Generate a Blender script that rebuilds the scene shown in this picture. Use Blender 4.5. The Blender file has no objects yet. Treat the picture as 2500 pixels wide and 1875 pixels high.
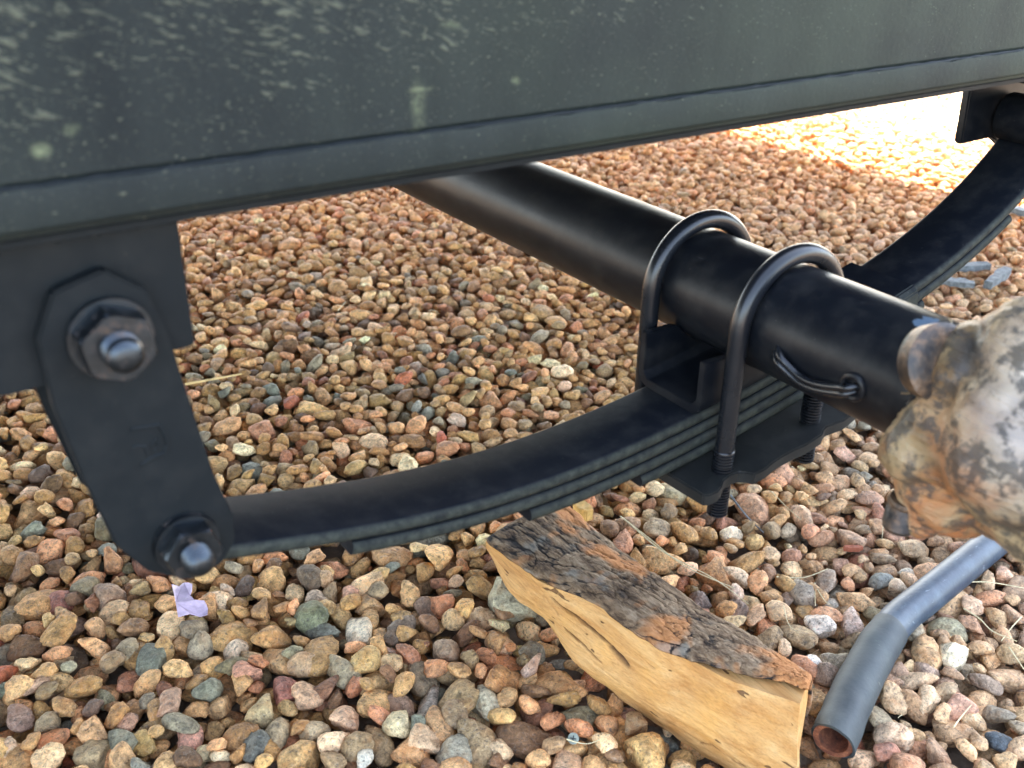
import bpy, math, random
import numpy as np
from mathutils import Vector, Matrix, noise, Quaternion

sc = bpy.context.scene
COL = sc.collection
ZO = 0.34            # height of the axle centre above the gravel; X runs along the trailer, Y across it

# ------------------------------------------------------------------ camera, sky, sun, exposure
cd = bpy.data.cameras.new('camera')
cam = bpy.data.objects.new('camera', cd)
COL.objects.link(cam)
sc.camera = cam
cd.sensor_width = 36.0
cd.lens = 36.04
cd.clip_start = 0.02
cd.clip_end = 600
yaw, pit, rol = 0.602, 0.4681, 0.0139
F = Vector((math.sin(yaw)*math.cos(pit), math.cos(yaw)*math.cos(pit), -math.sin(pit)))
Rt = Vector((math.cos(yaw), -math.sin(yaw), 0))
Up = Rt.cross(F)
R2 = Rt*math.cos(rol) + Up*math.sin(rol)
U2 = Up*math.cos(rol) - Rt*math.sin(rol)
m = Matrix((R2, U2, -F)).transposed().to_4x4()
m.translation = Vector((-0.4912, -0.443, 0.2589 + ZO))
cam.matrix_world = m
cd.dof.use_dof = True
cd.dof.focus_distance = 0.90
cd.dof.aperture_fstop = 10.0

w = bpy.data.worlds.new('World')
sc.world = w
w.use_nodes = True
wt = w.node_tree
sky = wt.nodes.new('ShaderNodeTexSky')
sky.sky_type = 'NISHITA'
sky.sun_disc = False
SUN_EL, SUN_AZ = math.radians(50), math.radians(38)      # azimuth counted from +X towards +Y
sky.sun_elevation = SUN_EL
sky.sun_rotation = math.pi/2 - SUN_AZ
sky.air_density = 1.0
sky.dust_density = 1.5
hs = wt.nodes.new('ShaderNodeHueSaturation')           # thin high haze: a paler sky all round
hs.inputs['Saturation'].default_value = 0.72
wt.links.new(sky.outputs[0], hs.inputs['Color'])
wt.links.new(hs.outputs[0], wt.nodes['Background'].inputs[0])
wt.nodes['Background'].inputs[1].default_value = 0.15
sl = bpy.data.lights.new('sun', 'SUN')
sl.energy = 5.0
sl.angle = math.radians(0.53)
sl.color = (1.0, 0.93, 0.82)
sun = bpy.data.objects.new('sun', sl)
COL.objects.link(sun)
sd = Vector((math.cos(SUN_EL)*math.cos(SUN_AZ), math.cos(SUN_EL)*math.sin(SUN_AZ), math.sin(SUN_EL)))
sun.rotation_euler = sd.to_track_quat('Z', 'Y').to_euler()
sun.location = sd*8
sc.view_settings.view_transform = 'Standard'
sc.view_settings.look = 'None'
sc.view_settings.gamma = 1.0
sc.view_settings.use_curve_mapping = False
sc.view_settings.exposure = 3.4
sc.render.engine = 'CYCLES'
sc.cycles.max_bounces = 7
sc.cycles.diffuse_bounces = 4
sc.cycles.use_denoising = True

# ------------------------------------------------------------------ helpers
def tag(o, label=None, cat=None, group=None, kind=None):
    if label: o['label'] = label
    if cat: o['category'] = cat
    if group: o['group'] = group
    if kind: o['kind'] = kind
    return o

def empty(name, loc=(0, 0, 0)):
    o = bpy.data.objects.new(name, None)
    o.location = loc
    o.empty_display_size = 0.05
    COL.objects.link(o)
    return o

def obj(name, V, Fc, mat, parent=None, smooth=True, bevel=0.0, seg=2, angle=35):
    """one mesh object from world-space vertices; bevel in metres"""
    me = bpy.data.meshes.new(name)
    me.from_pydata([tuple(v) for v in V], [], [tuple(f) for f in Fc])
    me.validate()
    import bmesh
    bm = bmesh.new(); bm.from_mesh(me)
    bmesh.ops.remove_doubles(bm, verts=bm.verts, dist=1e-6)
    bmesh.ops.recalc_face_normals(bm, faces=bm.faces)
    if bevel > 0:
        ed = [e for e in bm.edges if len(e.link_faces) == 2 and e.calc_face_angle(0) > math.radians(30)]
        bmesh.ops.bevel(bm, geom=ed, offset=bevel, segments=seg, affect='EDGES', clamp_overlap=True)
    for f in bm.faces: f.smooth = smooth
    for e in bm.edges:
        if len(e.link_faces) == 2 and e.calc_face_angle(0) > math.radians(angle): e.smooth = False
    bm.to_mesh(me); bm.free()
    me.materials.append(mat)
    o = bpy.data.objects.new(name, me)
    COL.objects.link(o)
    if parent is not None:
        o.parent = parent
        pm = parent
        T = Matrix.Identity(4)
        while pm is not None:
            T = Matrix.Translation(pm.location) @ T
            pm = pm.parent
        o.location = tuple(-T.translation)
    return o

class MB:
    def __init__(s): s.V = []; s.F = []
    def add(s, V, Fc):
        n = len(s.V); s.V += [Vector(v) for v in V]; s.F += [tuple(i+n for i in f) for f in Fc]; return s
    def box(s, a, b):
        x0, y0, z0 = a; x1, y1, z1 = b
        return s.add([(x0,y0,z0),(x1,y0,z0),(x1,y1,z0),(x0,y1,z0),(x0,y0,z1),(x1,y0,z1),(x1,y1,z1),(x0,y1,z1)],
                     [(0,3,2,1),(4,5,6,7),(0,1,5,4),(1,2,6,5),(2,3,7,6),(3,0,4,7)])
    def prism(s, poly, off, plane='XZ'):
        """poly of 2D points extruded from off[0] to off[1] along the remaining axis"""
        def p(q, t):
            return {'XZ': (q[0], t, q[1]), 'YZ': (t, q[0], q[1]), 'XY': (q[0], q[1], t)}[plane]
        n = len(poly)
        V = [p(q, off[0]) for q in poly] + [p(q, off[1]) for q in poly]
        Fc = [tuple(range(n)), tuple(range(2*n-1, n-1, -1))] + [(i, (i+1) % n, n+(i+1) % n, n+i) for i in range(n)]
        return s.add(V, Fc)
    def tube(s, pts, r, n=16, closed=False, caps=True, up=None):
        pts = [Vector(p) for p in pts]; N = len(pts)
        rr = r if hasattr(r, '__len__') else [r]*N
        u = None; V = []
        for i, p in enumerate(pts):
            if closed: t = (pts[(i+1) % N]-pts[i-1]).normalized()
            else: t = (pts[min(i+1, N-1)]-pts[max(i-1, 0)]).normalized()
            if u is None:
                u = t.orthogonal().normalized() if up is None else Vector(up)
            u = (u - t*u.dot(t)).normalized()
            v = t.cross(u)
            for k in range(n):
                a = 2*math.pi*k/n
                V.append(p + (u*math.cos(a)+v*math.sin(a))*rr[i])
        Fc = []
        for i in range(N if closed else N-1):
            for k in range(n):
                a = i*n+k; b = i*n+(k+1) % n; c = ((i+1) % N)*n+(k+1) % n; d = ((i+1) % N)*n+k
                Fc.append((a, b, c, d))
        if caps and not closed:
            Fc += [tuple(range(n-1, -1, -1)), tuple(range((N-1)*n, N*n))]
        return s.add(V, Fc)
    def lathe(s, prof, base, axis, n=32):
        """prof of (distance along axis, radius); ends close on the axis"""
        base = Vector(base); ax = Vector(axis).normalized(); u = ax.orthogonal().normalized(); v = ax.cross(u)
        V = []; N = len(prof)
        for t, r in prof:
            for k in range(n):
                a = 2*math.pi*k/n
                V.append(base+ax*t+(u*math.cos(a)+v*math.sin(a))*max(r, 1e-5))
        Fc = [(i*n+k, i*n+(k+1) % n, (i+1)*n+(k+1) % n, (i+1)*n+k) for i in range(N-1) for k in range(n)]
        Fc += [tuple(range(n-1, -1, -1)), tuple(range((N-1)*n, N*n))]
        return s.add(V, Fc)
    def build(s, name, mat, parent=None, **k):
        V = [Vector((v.x, v.y, v.z+ZO)) for v in s.V]
        return obj(name, V, s.F, mat, parent, **k)

# ------------------------------------------------------------------ materials
def newmat(name):
    mt = bpy.data.materials.new(name); mt.use_nodes = True
    return mt, mt.node_tree, mt.node_tree.nodes['Principled BSDF']
def N(t, kind, **k):
    n = t.nodes.new(kind)
    for a, b in k.items():
        if a.startswith('i_'):
            n.inputs[a[2:].replace('_', ' ')].default_value = b
        else: setattr(n, a, b)
    return n
def noise_tex(t, co, scale, detail=4, rough=.6, dist=0.0, vscale=None):
    if vscale:
        mp = N(t, 'ShaderNodeMapping'); mp.inputs['Scale'].default_value = vscale
        t.links.new(co, mp.inputs['Vector']); co = mp.outputs[0]
    n = N(t, 'ShaderNodeTexNoise', i_Scale=scale, i_Detail=detail, i_Roughness=rough, i_Distortion=dist)
    t.links.new(co, n.inputs['Vector'])
    return n.outputs['Fac']
def ramp(t, fac, stops):
    r = N(t, 'ShaderNodeValToRGB')
    e = r.color_ramp.elements
    while len(e) < len(stops): e.new(0.5)
    for el, (p, c) in zip(e, stops):
        el.position = p
        el.color = (c, c, c, 1) if not hasattr(c, '__len__') else (*c, 1)
    t.links.new(fac, r.inputs[0])
    return r.outputs[0]
def mix(t, fac, a, b, mode='MIX'):
    n = N(t, 'ShaderNodeMix', data_type='RGBA', blend_type=mode)
    for v, i in ((fac, 0), (a, 6), (b, 7)):
        if hasattr(v, 'links') or hasattr(v, 'is_linked'): t.links.new(v, n.inputs[i])
        else: n.inputs[i].default_value = v if i == 0 else (*v, 1)
    return n.outputs[2]
def math_n(t, op, a, b=0.5, clamp=False):
    n = N(t, 'ShaderNodeMath', operation=op, use_clamp=clamp)
    for v, i in ((a, 0), (b, 1)):
        if hasattr(v, 'is_linked'): t.links.new(v, n.inputs[i])
        else: n.inputs[i].default_value = v
    return n.outputs[0]
def bump(t, h, bs, dist=0.001, strength=1.0):
    b = N(t, 'ShaderNodeBump', i_Strength=strength, i_Distance=dist)
    t.links.new(h, b.inputs['Height'])
    t.links.new(b.outputs[0], bs.inputs['Normal'])
def geo(t):
    return N(t, 'ShaderNodeNewGeometry').outputs['Position']

def black_paint(name, base=(.0035, .0045, .0065), rough=.36, dust=.10, bumpd=.0001, spec=.5, edge=0.0, scrape=None):
    mt, t, b = newmat(name); co = geo(t)
    n1 = noise_tex(t, co, 60, 6, .65); n2 = noise_tex(t, co, 900, 3, .6); n3 = noise_tex(t, co, 14, 4, .6)
    fleck = ramp(t, noise_tex(t, co, 420, 2, .5), [(.73, 0.0), (.78, 1.0)])
    d = ramp(t, n1, [(.45, 0.0), (.85, 1.0)])
    c = mix(t, math_n(t, 'MULTIPLY', d, dust), base, (.075, .072, .064))
    c = mix(t, math_n(t, 'MULTIPLY', fleck, dust*.6), c, (.22, .20, .16))
    if edge:                                            # dust on the near sides of the leaves, also painting in their edge highlights
        gn = N(t, 'ShaderNodeNewGeometry'); sn = N(t, 'ShaderNodeSeparateXYZ'); t.links.new(gn.outputs['Normal'], sn.inputs[0])
        side = ramp(t, math_n(t, 'MULTIPLY', sn.outputs[1], -1.0), [(.45, 0.0), (.95, 1.0)])
        spk = ramp(t, noise_tex(t, co, 160, 5, .7), [(.35, .25), (.65, 1.0)])
        c = mix(t, math_n(t, 'MULTIPLY', math_n(t, 'MULTIPLY', side, spk), edge), c, (.040, .045, .036))
    if scrape:
        vd = N(t, 'ShaderNodeVectorMath', operation='DISTANCE'); t.links.new(co, vd.inputs[0]); vd.inputs[1].default_value = scrape
        near = ramp(t, math_n(t, 'MULTIPLY', vd.outputs['Value'], 60.0), [(.25, 1.0), (.85, 0.0)])
        msk = ramp(t, math_n(t, 'MULTIPLY', near, noise_tex(t, co, 130, 4, .6, vscale=(1, .5, 1))), [(.40, 0.0), (.46, 1.0)])
        c = mix(t, msk, c, (.075, .11, .15))
        scr = ramp(t, noise_tex(t, co, 260, 2, .5, .3, vscale=(1, .12, 1)), [(.745, 0.0), (.775, 1.0)])
        c = mix(t, math_n(t, 'MULTIPLY', scr, .35), c, (.05, .055, .06))
    t.links.new(c, b.inputs['Base Color'])
    b.inputs['Specular IOR Level'].default_value = spec
    r = math_n(t, 'ADD', math_n(t, 'MULTIPLY', n3, .22), rough-.11)
    t.links.new(r, b.inputs['Roughness'])
    bump(t, math_n(t, 'ADD', math_n(t, 'MULTIPLY', n2, .4), n1), b, bumpd)
    return mt
M_AXLE = black_paint('axle_black_paint', rough=.36, spec=.24, dust=.20, scrape=(-.006, -.141, ZO+.037))
M_SPRING = black_paint('spring_black_paint', base=(.0042, .0055, .0080), rough=.58, dust=.22, bumpd=.00012, spec=.07, edge=.9)
M_BOLT = black_paint('ubolt_black_paint', base=(.005, .006, .008), rough=.27, dust=.06, spec=.45)
M_SHACK = black_paint('shackle_black_paint', base=(.0058, .0080, .0092), rough=.55, dust=.10, spec=.14)
M_CUT = black_paint('cut_edge_paint', base=(.0085, .0095, .0095), rough=.5, dust=.2, spec=.2)

def zinc():
    mt, t, b = newmat('zinc_plated_steel'); co = geo(t)
    n1 = noise_tex(t, co, 180, 4, .6)
    rust = ramp(t, noise_tex(t, co, 130, 5, .7), [(.56, 0.0), (.68, 1.0)])
    c = mix(t, rust, (.048, .056, .064), (.055, .036, .024))
    t.links.new(c, b.inputs['Base Color'])
    t.links.new(math_n(t, 'SUBTRACT', 1.0, math_n(t, 'MULTIPLY', rust, .9)), b.inputs['Metallic'])
    t.links.new(math_n(t, 'ADD', math_n(t, 'MULTIPLY', n1, .3), .22), b.inputs['Roughness'])
    bump(t, n1, b, .0002)
    return mt
M_ZINC = zinc()

def rail_paint():
    mt, t, b = newmat('weathered_rail_paint'); co = geo(t)
    big = noise_tex(t, co, 9, 5, .6); streak = noise_tex(t, co, 26, 5, .65, vscale=(1, 1, .22))
    base = mix(t, ramp(t, streak, [(.35, 0.0), (.7, 1.0)]), (.0068, .0095, .0102), (.0140, .0180, .0172))
    # position along the rail drives the chips and the painted-in green bounce light
    sep = N(t, 'ShaderNodeSeparateXYZ'); t.links.new(co, sep.inputs[0])
    # pale chips and dried splashes, elongated and thinning out along the rail
    rot = N(t, 'ShaderNodeMapping'); rot.inputs['Rotation'].default_value = (0, .9, 0); rot.inputs['Scale'].default_value = (1, 1, 2.3)
    wob = N(t, 'ShaderNodeTexNoise', i_Scale=40.0, i_Detail=2.0)
    t.links.new(co, wob.inputs['Vector'])
    wv = N(t, 'ShaderNodeVectorMath', operation='MULTIPLY_ADD')
    t.links.new(wob.outputs['Color'], wv.inputs[0]); wv.inputs[1].default_value = (.009, .009, .009); t.links.new(co, wv.inputs[2])
    t.links.new(wv.outputs[0], rot.inputs[0])
    sp = noise_tex(t, rot.outputs[0], 190, 3.5, .62)
    dens = noise_tex(t, co, 12, 3, .6)
    xm = N(t, 'ShaderNodeMapRange'); t.links.new(sep.outputs[0], xm.inputs[0])
    for i, v in enumerate((-.50, .12, .10, -.10)): xm.inputs[i+1].default_value = v
    zm = N(t, 'ShaderNodeMapRange'); t.links.new(sep.outputs[2], zm.inputs[0])
    for i, v in enumerate((ZO+.150, ZO+.195, -.135, .015)): zm.inputs[i+1].default_value = v
    s1 = math_n(t, 'ADD', math_n(t, 'ADD', sp, math_n(t, 'MULTIPLY', xm.outputs[0], .8)), math_n(t, 'ADD', zm.outputs[0], math_n(t, 'MULTIPLY', dens, .22)))
    patch = ramp(t, noise_tex(t, co, 34, 4, .7), [(.38, 0.0), (.62, 1.0)])
    field = math_n(t, 'ADD', math_n(t, 'ADD', xm.outputs[0], zm.outputs[0]), math_n(t, 'MULTIPLY', patch, .10))
    dots = []
    for scl, th, sz in ((300.0, .66, .32), (150.0, .86, .30), (520.0, .48, .38)):
        fv = N(t, 'ShaderNodeTexVoronoi', i_Scale=scl); t.links.new(rot.outputs[0], fv.inputs['Vector'])
        fs = N(t, 'ShaderNodeSeparateColor'); t.links.new(fv.outputs['Color'], fs.inputs[0])
        pk = math_n(t, 'GREATER_THAN', math_n(t, 'ADD', fs.outputs[0], math_n(t, 'MULTIPLY', field, 1.9)), th)
        dd = math_n(t, 'MULTIPLY', fv.outputs['Distance'], math_n(t, 'ADD', math_n(t, 'MULTIPLY', fs.outputs[1], 1.6), 1.0))
        dt = ramp(t, math_n(t, 'ADD', dd, math_n(t, 'MULTIPLY', sp, .25)), [(sz, 1.0), (sz+.14, 0.0)])
        dots.append(math_n(t, 'MULTIPLY', math_n(t, 'MULTIPLY', dt, pk), math_n(t, 'ADD', math_n(t, 'MULTIPLY', fs.outputs[2], .8), .2)))
    strk = ramp(t, math_n(t, 'ADD', noise_tex(t, rot.outputs[0], 260, 3, .6, vscale=(1.0, 1, .35)), field), [(.685, 0.0), (.78, .7)])
    chips = math_n(t, 'MAXIMUM', math_n(t, 'MAXIMUM', dots[0], math_n(t, 'MAXIMUM', dots[1], strk)), math_n(t, 'MULTIPLY', dots[2], .55))
    vor = N(t, 'ShaderNodeTexNoise', i_Scale=95.0, i_Detail=2.0); t.links.new(rot.outputs[0], vor.inputs['Vector'])
    big2 = ramp(t, math_n(t, 'ADD', vor.outputs['Fac'], math_n(t, 'ADD', math_n(t, 'MULTIPLY', xm.outputs[0], .3), zm.outputs[0])), [(.755, 0.0), (.785, 1.0)])
    c = mix(t, math_n(t, 'MULTIPLY', chips, .85), base, (.105, .11, .075))
    c = mix(t, math_n(t, 'MULTIPLY', big2, .7), c, (.20, .20, .14))
    for (dx, dz, sx, sz_, k) in ((-.2650, ZO+.1690, 190., 70., .42), (-.2640, ZO+.1755, 120., 700., .55), (-.2475, ZO+.2015, 150., 420., .4), (-.4205, ZO+.1705, 190., 260., .75), (-.4080, ZO+.1765, 260., 330., .5), (-.2150, ZO+.1752, 330., 330., .6)):
        vm = N(t, 'ShaderNodeVectorMath', operation='SUBTRACT'); t.links.new(wv.outputs[0], vm.inputs[0]); vm.inputs[1].default_value = (dx, -.047, dz)
        vs = N(t, 'ShaderNodeVectorMath', operation='MULTIPLY'); t.links.new(vm.outputs[0], vs.inputs[0]); vs.inputs[1].default_value = (sx, 0, sz_)
        vl = N(t, 'ShaderNodeVectorMath', operation='LENGTH'); t.links.new(vs.outputs[0], vl.inputs[0])
        c = mix(t, math_n(t, 'MULTIPLY', ramp(t, vl.outputs['Value'], [(.10, 1.0), (1.0, 0.0)]), math_n(t, 'MULTIPLY', ramp(t, noise_tex(t, co, 330, 4, .7), [(.34, .15), (.56, 1.0)]), k)), c, (.15, .17, .095))
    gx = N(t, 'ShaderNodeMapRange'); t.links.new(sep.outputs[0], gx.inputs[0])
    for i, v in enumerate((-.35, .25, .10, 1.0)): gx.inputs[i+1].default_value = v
    gm = ramp(t, big, [(.30, .15), (.70, 1.0)])          # green bounce light put into the colour, stronger towards the front
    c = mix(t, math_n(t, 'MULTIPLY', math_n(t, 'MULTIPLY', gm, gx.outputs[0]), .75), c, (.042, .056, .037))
    t.links.new(c, b.inputs['Base Color'])
    b.inputs['Roughness'].default_value = .6
    b.inputs['Specular IOR Level'].default_value = .15
    bump(t, math_n(t, 'ADD', noise_tex(t, co, 300, 4, .6), chips), b, .00025)
    return mt
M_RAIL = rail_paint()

def stone_mat(name, src):
    mt, t, b = newmat(name)
    if src == 'attr':
        a = N(t, 'ShaderNodeAttribute', attribute_name='stone_colour'); colr = a.outputs['Color']; co = geo(t)
    else:
        a = N(t, 'ShaderNodeObjectInfo'); colr = a.outputs['Color']; co = geo(t)
    sepc = N(t, 'ShaderNodeSeparateColor', mode='RGB'); t.links.new(colr, sepc.inputs[0])
    n1 = noise_tex(t, co, 95, 5, .62, .4); n2 = noise_tex(t, co, 900, 3, .65); n3 = noise_tex(t, co, 330, 4, .65)
    # mottling: brighter grains, iron-brown patches, dark specks
    m1 = ramp(t, n1, [(.30, .48), (.48, .95), (.72, 1.5)])
    c = mix(t, 1.0, colr, m1, 'MULTIPLY')
    m2 = ramp(t, math_n(t, 'ADD', math_n(t, 'MULTIPLY', n2, .45), math_n(t, 'MULTIPLY', n3, .55)), [(.32, .45), (.5, 1.0), (.68, 1.6)])
    c = mix(t, 1.0, c, m2, 'MULTIPLY')
    iron = ramp(t, noise_tex(t, co, 60, 5, .7), [(.50, 0.0), (.66, 1.0)])
    ic = mix(t, 1.0, colr, (1.12, .78, .52), 'MULTIPLY')
    c = mix(t, math_n(t, 'MULTIPLY', iron, .45), c, ic)
    dk = ramp(t, n3, [(.33, 1.0), (.42, 0.0)])
    c = mix(t, math_n(t, 'MULTIPLY', dk, .6), c, (.07, .055, .045))
    veins = ramp(t, noise_tex(t, co, 45, 3, .5, 2.5), [(.485, 0.0), (.5, 1.0), (.515, 0.0)])
    c = mix(t, math_n(t, 'MULTIPLY', veins, .16), c, (.62, .58, .50))
    t.links.new(c, b.inputs['Base Color'])
    b.inputs['Roughness'].default_value = .72
    b.inputs['Specular IOR Level'].default_value = .35
    bump(t, math_n(t, 'ADD', math_n(t, 'MULTIPLY', n3, 1.0), math_n(t, 'MULTIPLY', n1, 1.6)), b, .0022)
    return mt
M_STONE = stone_mat('pebble_single', 'obj')
M_STONES = stone_mat('pebble_mass', 'attr')

def dirt_mat():
    mt, t, b = newmat('dirt'); co = geo(t)
    c = ramp(t, noise_tex(t, co, 60, 6, .7), [(.3, (.12, .088, .058)), (.7, (.28, .21, .145))])
    t.links.new(c, b.inputs['Base Color']); b.inputs['Roughness'].default_value = .95
    bump(t, noise_tex(t, co, 250, 5, .7), b, .003)
    return mt
M_DIRT = dirt_mat()
def far_gravel():
    mt, t, b = newmat('far_gravel'); co = geo(t)
    v = N(t, 'ShaderNodeTexVoronoi', i_Scale=42.0); t.links.new(co, v.inputs['Vector'])
    sp = N(t, 'ShaderNodeSeparateColor'); t.links.new(v.outputs['Color'], sp.inputs[0])
    c = ramp(t, sp.outputs[0], [(0, (.16, .10, .07)), (.35, (.36, .23, .15)), (.7, (.44, .31, .22)), (1, (.52, .46, .38))])
    dd = ramp(t, v.outputs['Distance'], [(.3, 1.0), (.62, .25)])
    c = mix(t, 1.0, c, dd, 'MULTIPLY')
    t.links.new(c, b.inputs['Base Color']); b.inputs['Roughness'].default_value = .8
    bump(t, math_n(t, 'SUBTRACT', 1.0, v.outputs['Distance']), b, .015)
    return mt
M_FARG = far_gravel()

# ------------------------------------------------------------------ measured places on the gravel (metres)
HERO = [(-0.4096,0.383,0.0239,0.0275,-0.58,150,75,65), (-0.3662,0.2585,0.0399,0.0241,-1.98,95,110,100),
(-0.3392,0.203,0.0252,0.0269,-0.58,110,120,105), (-0.2945,0.3064,0.0318,0.0197,-0.83,215,185,150), (-0.3028,0.2352,0.0332,0.0216,-1.93,205,185,165),
(-0.3793,0.2834,0.0224,0.027,-0.58,150,135,105), (-0.372,0.3651,0.0303,0.0316,-0.28,140,110,90), (-0.3873,0.3892,0.0285,0.024,-0.27,130,120,90),
(-0.4081,0.3506,0.0274,0.0242,0.19,135,105,95), (-0.4493,0.3873,0.0334,0.0193,-1.76,130,105,65), (-0.3254,0.2796,0.0305,0.0252,-0.82,135,120,95),
(-0.3331,0.2344,0.0222,0.0181,-0.58,215,205,185), (-0.3676,0.1656,0.0289,0.0219,0.82,205,135,120), (-0.4125,0.1868,0.0308,0.0183,-1.2,120,130,115),
(-0.4322,0.186,0.0259,0.0282,-0.58,160,140,100), (-0.4094,0.2448,0.0256,0.0148,-1.51,130,130,100), (-0.4716,0.2871,0.0195,0.0175,-0.01,95,115,95),
(-0.368,0.2039,0.0364,0.0207,0.85,180,135,110), (-0.3073,0.2044,0.0249,0.0239,0.21,190,120,95), (-0.4486,0.283,0.0308,0.0141,0.3,195,150,120),
(-0.482,0.2218,0.0239,0.0126,-1.65,205,170,140), (-0.4278,0.3001,0.0192,0.0242,-0.58,165,145,110), (-0.409,0.286,0.0271,0.0181,-0.7,205,150,95),
(-0.4348,0.2613,0.0251,0.0163,0.13,150,120,85), (-0.4695,0.2512,0.0259,0.0199,-1.12,150,115,105), (-0.4526,0.2358,0.0206,0.0169,-0.03,155,135,100),
(-0.4004,0.2013,0.0184,0.0169,0.22,185,130,105), (-0.205,0.2007,0.0377,0.0246,-1.92,200,195,180), (-0.233,0.2395,0.0355,0.029,-1.24,105,120,90),
(-0.2613,0.188,0.03,0.0261,-0.19,180,145,105), (-0.2402,0.1669,0.0457,0.0218,-1.46,165,155,125), (-0.1965,0.0979,0.0501,0.0166,-2.22,175,175,175),
(-0.1586,0.0692,0.0389,0.0233,-1.6,165,165,145), (-0.2852,0.1697,0.026,0.0277,-0.58,170,90,80), (-0.1834,0.1291,0.0311,0.0285,-1.05,160,145,120),
(-0.3095,0.1594,0.0341,0.0224,-2.22,180,160,110), (-0.2739,0.1527,0.0272,0.0251,-0.08,195,150,115), (-0.2168,0.1087,0.0266,0.019,-0.82,160,125,105),
(-0.2614,0.1136,0.0222,0.0233,-0.58,195,150,120), (-0.2849,0.1172,0.0241,0.0195,-0.22,180,160,125), (-0.3108,0.1275,0.0331,0.0192,-2.1,165,145,110),
(-0.2464,0.0849,0.0377,0.0199,-1.66,170,140,95), (-0.2282,0.0858,0.027,0.0255,-1.02,190,180,140), (-0.2194,0.0598,0.0326,0.0278,0.46,200,165,130),
(-0.2058,0.0406,0.0297,0.0338,-0.58,140,145,135), (-0.1888,0.0703,0.0224,0.0234,-0.58,150,125,90), (-0.1775,0.0262,0.0226,0.0226,-0.14,205,175,135),
(-0.1898,0.247,0.0286,0.0167,-1.81,200,135,110), (-0.1711,0.2408,0.031,0.0205,-1.18,160,140,105), (-0.1419,0.1972,0.0225,0.0255,-0.58,140,110,95),
(-0.1281,0.1705,0.0222,0.0251,-0.58,200,160,100), (-0.1751,0.1827,0.0407,0.0195,0.37,130,115,105), (-0.2673,0.069,0.0208,0.0131,0.67,190,200,200),
(-0.3296,0.1238,0.0224,0.0258,-0.58,95,105,105), (-0.1565,0.1374,0.025,0.0253,-0.83,145,120,100), (-0.1068,0.1604,0.0284,0.0266,-0.07,165,135,100),
(-0.202,0.2818,0.0199,0.0208,-0.58,180,145,105), (-0.2183,0.2614,0.024,0.0203,-0.02,170,150,135), (0.2276,-0.0769,0.0355,0.0327,-1.5,150,155,130),
(0.197,-0.1041,0.0287,0.0273,-2.16,215,215,195), (0.0897,-0.045,0.0163,0.0175,-0.58,190,205,220), (0.1619,-0.0272,0.0357,0.0195,-2.46,180,165,170),
(0.133,-0.0149,0.0272,0.0227,-1.68,205,205,210), (0.3333,-0.063,0.0221,0.0243,-0.58,195,150,130), (0.2758,-0.0662,0.0214,0.0206,-0.58,190,175,165),
(0.1365,-0.1233,0.0336,0.0188,-2.52,205,180,150), (0.1422,-0.184,0.0291,0.016,-1.57,60,95,125), (0.0786,-0.1328,0.0297,0.0247,-1.24,195,170,150),
(0.0943,-0.1617,0.0196,0.0255,-0.59,160,125,100), (0.0606,-0.1409,0.0203,0.0194,-1.09,180,115,100), (0.0915,-0.059,0.0257,0.0253,-0.58,150,130,120),
(0.1458,-0.1416,0.0326,0.023,-0.19,180,130,115), (0.1434,-0.0896,0.0205,0.0268,-0.58,165,130,110), (0.1633,-0.0988,0.0272,0.0228,-1.72,175,150,140),
(0.1131,-0.1064,0.0294,0.0207,-1.89,190,160,125), (0.1786,0.0107,0.019,0.0163,-1.03,190,195,195), (0.2307,-0.004,0.0256,0.0181,-0.13,110,130,140),
(0.2583,-0.014,0.022,0.0152,-0.58,165,170,170), (0.2328,-0.0202,0.0228,0.0239,-0.58,175,160,145), (0.223,0.1502,0.0599,0.0352,-1.91,195,140,105),
(0.2978,0.1732,0.0298,0.0315,-0.57,205,145,115), (0.1751,0.1483,0.0258,0.0124,-2.35,180,110,85), (0.0893,0.0422,0.0334,0.022,-2.36,150,130,125),
(0.1678,0.1274,0.0253,0.0203,0.11,215,205,185), (0.11,0.1735,0.0285,0.0237,-0.58,175,155,125), (0.0894,0.1952,0.0288,0.0188,-0.58,165,125,90),
(0.2503,0.1082,0.0433,0.0225,-1.94,195,155,125), (0.1778,0.0112,0.0202,0.0155,-1.18,185,195,195), (0.1654,0.2174,0.0408,0.0197,-1.21,165,160,125),
(0.3866,0.1672,0.0279,0.0192,-0.58,205,155,140), (0.4014,0.147,0.0286,0.021,-0.06,185,150,115), (0.3424,0.1378,0.0314,0.024,0.24,205,165,130),
(0.3377,0.0928,0.027,0.0179,-0.92,195,150,130), (0.0744,0.072,0.0235,0.0231,-1.15,120,105,105), (0.1555,0.0238,0.031,0.0264,-2.05,140,135,130),
(0.1384,0.0278,0.0161,0.02,-0.59,140,115,100), (0.1231,0.076,0.0303,0.0175,-1.17,200,175,150), (0.1726,0.0814,0.021,0.0196,-0.58,195,160,120)]
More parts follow.
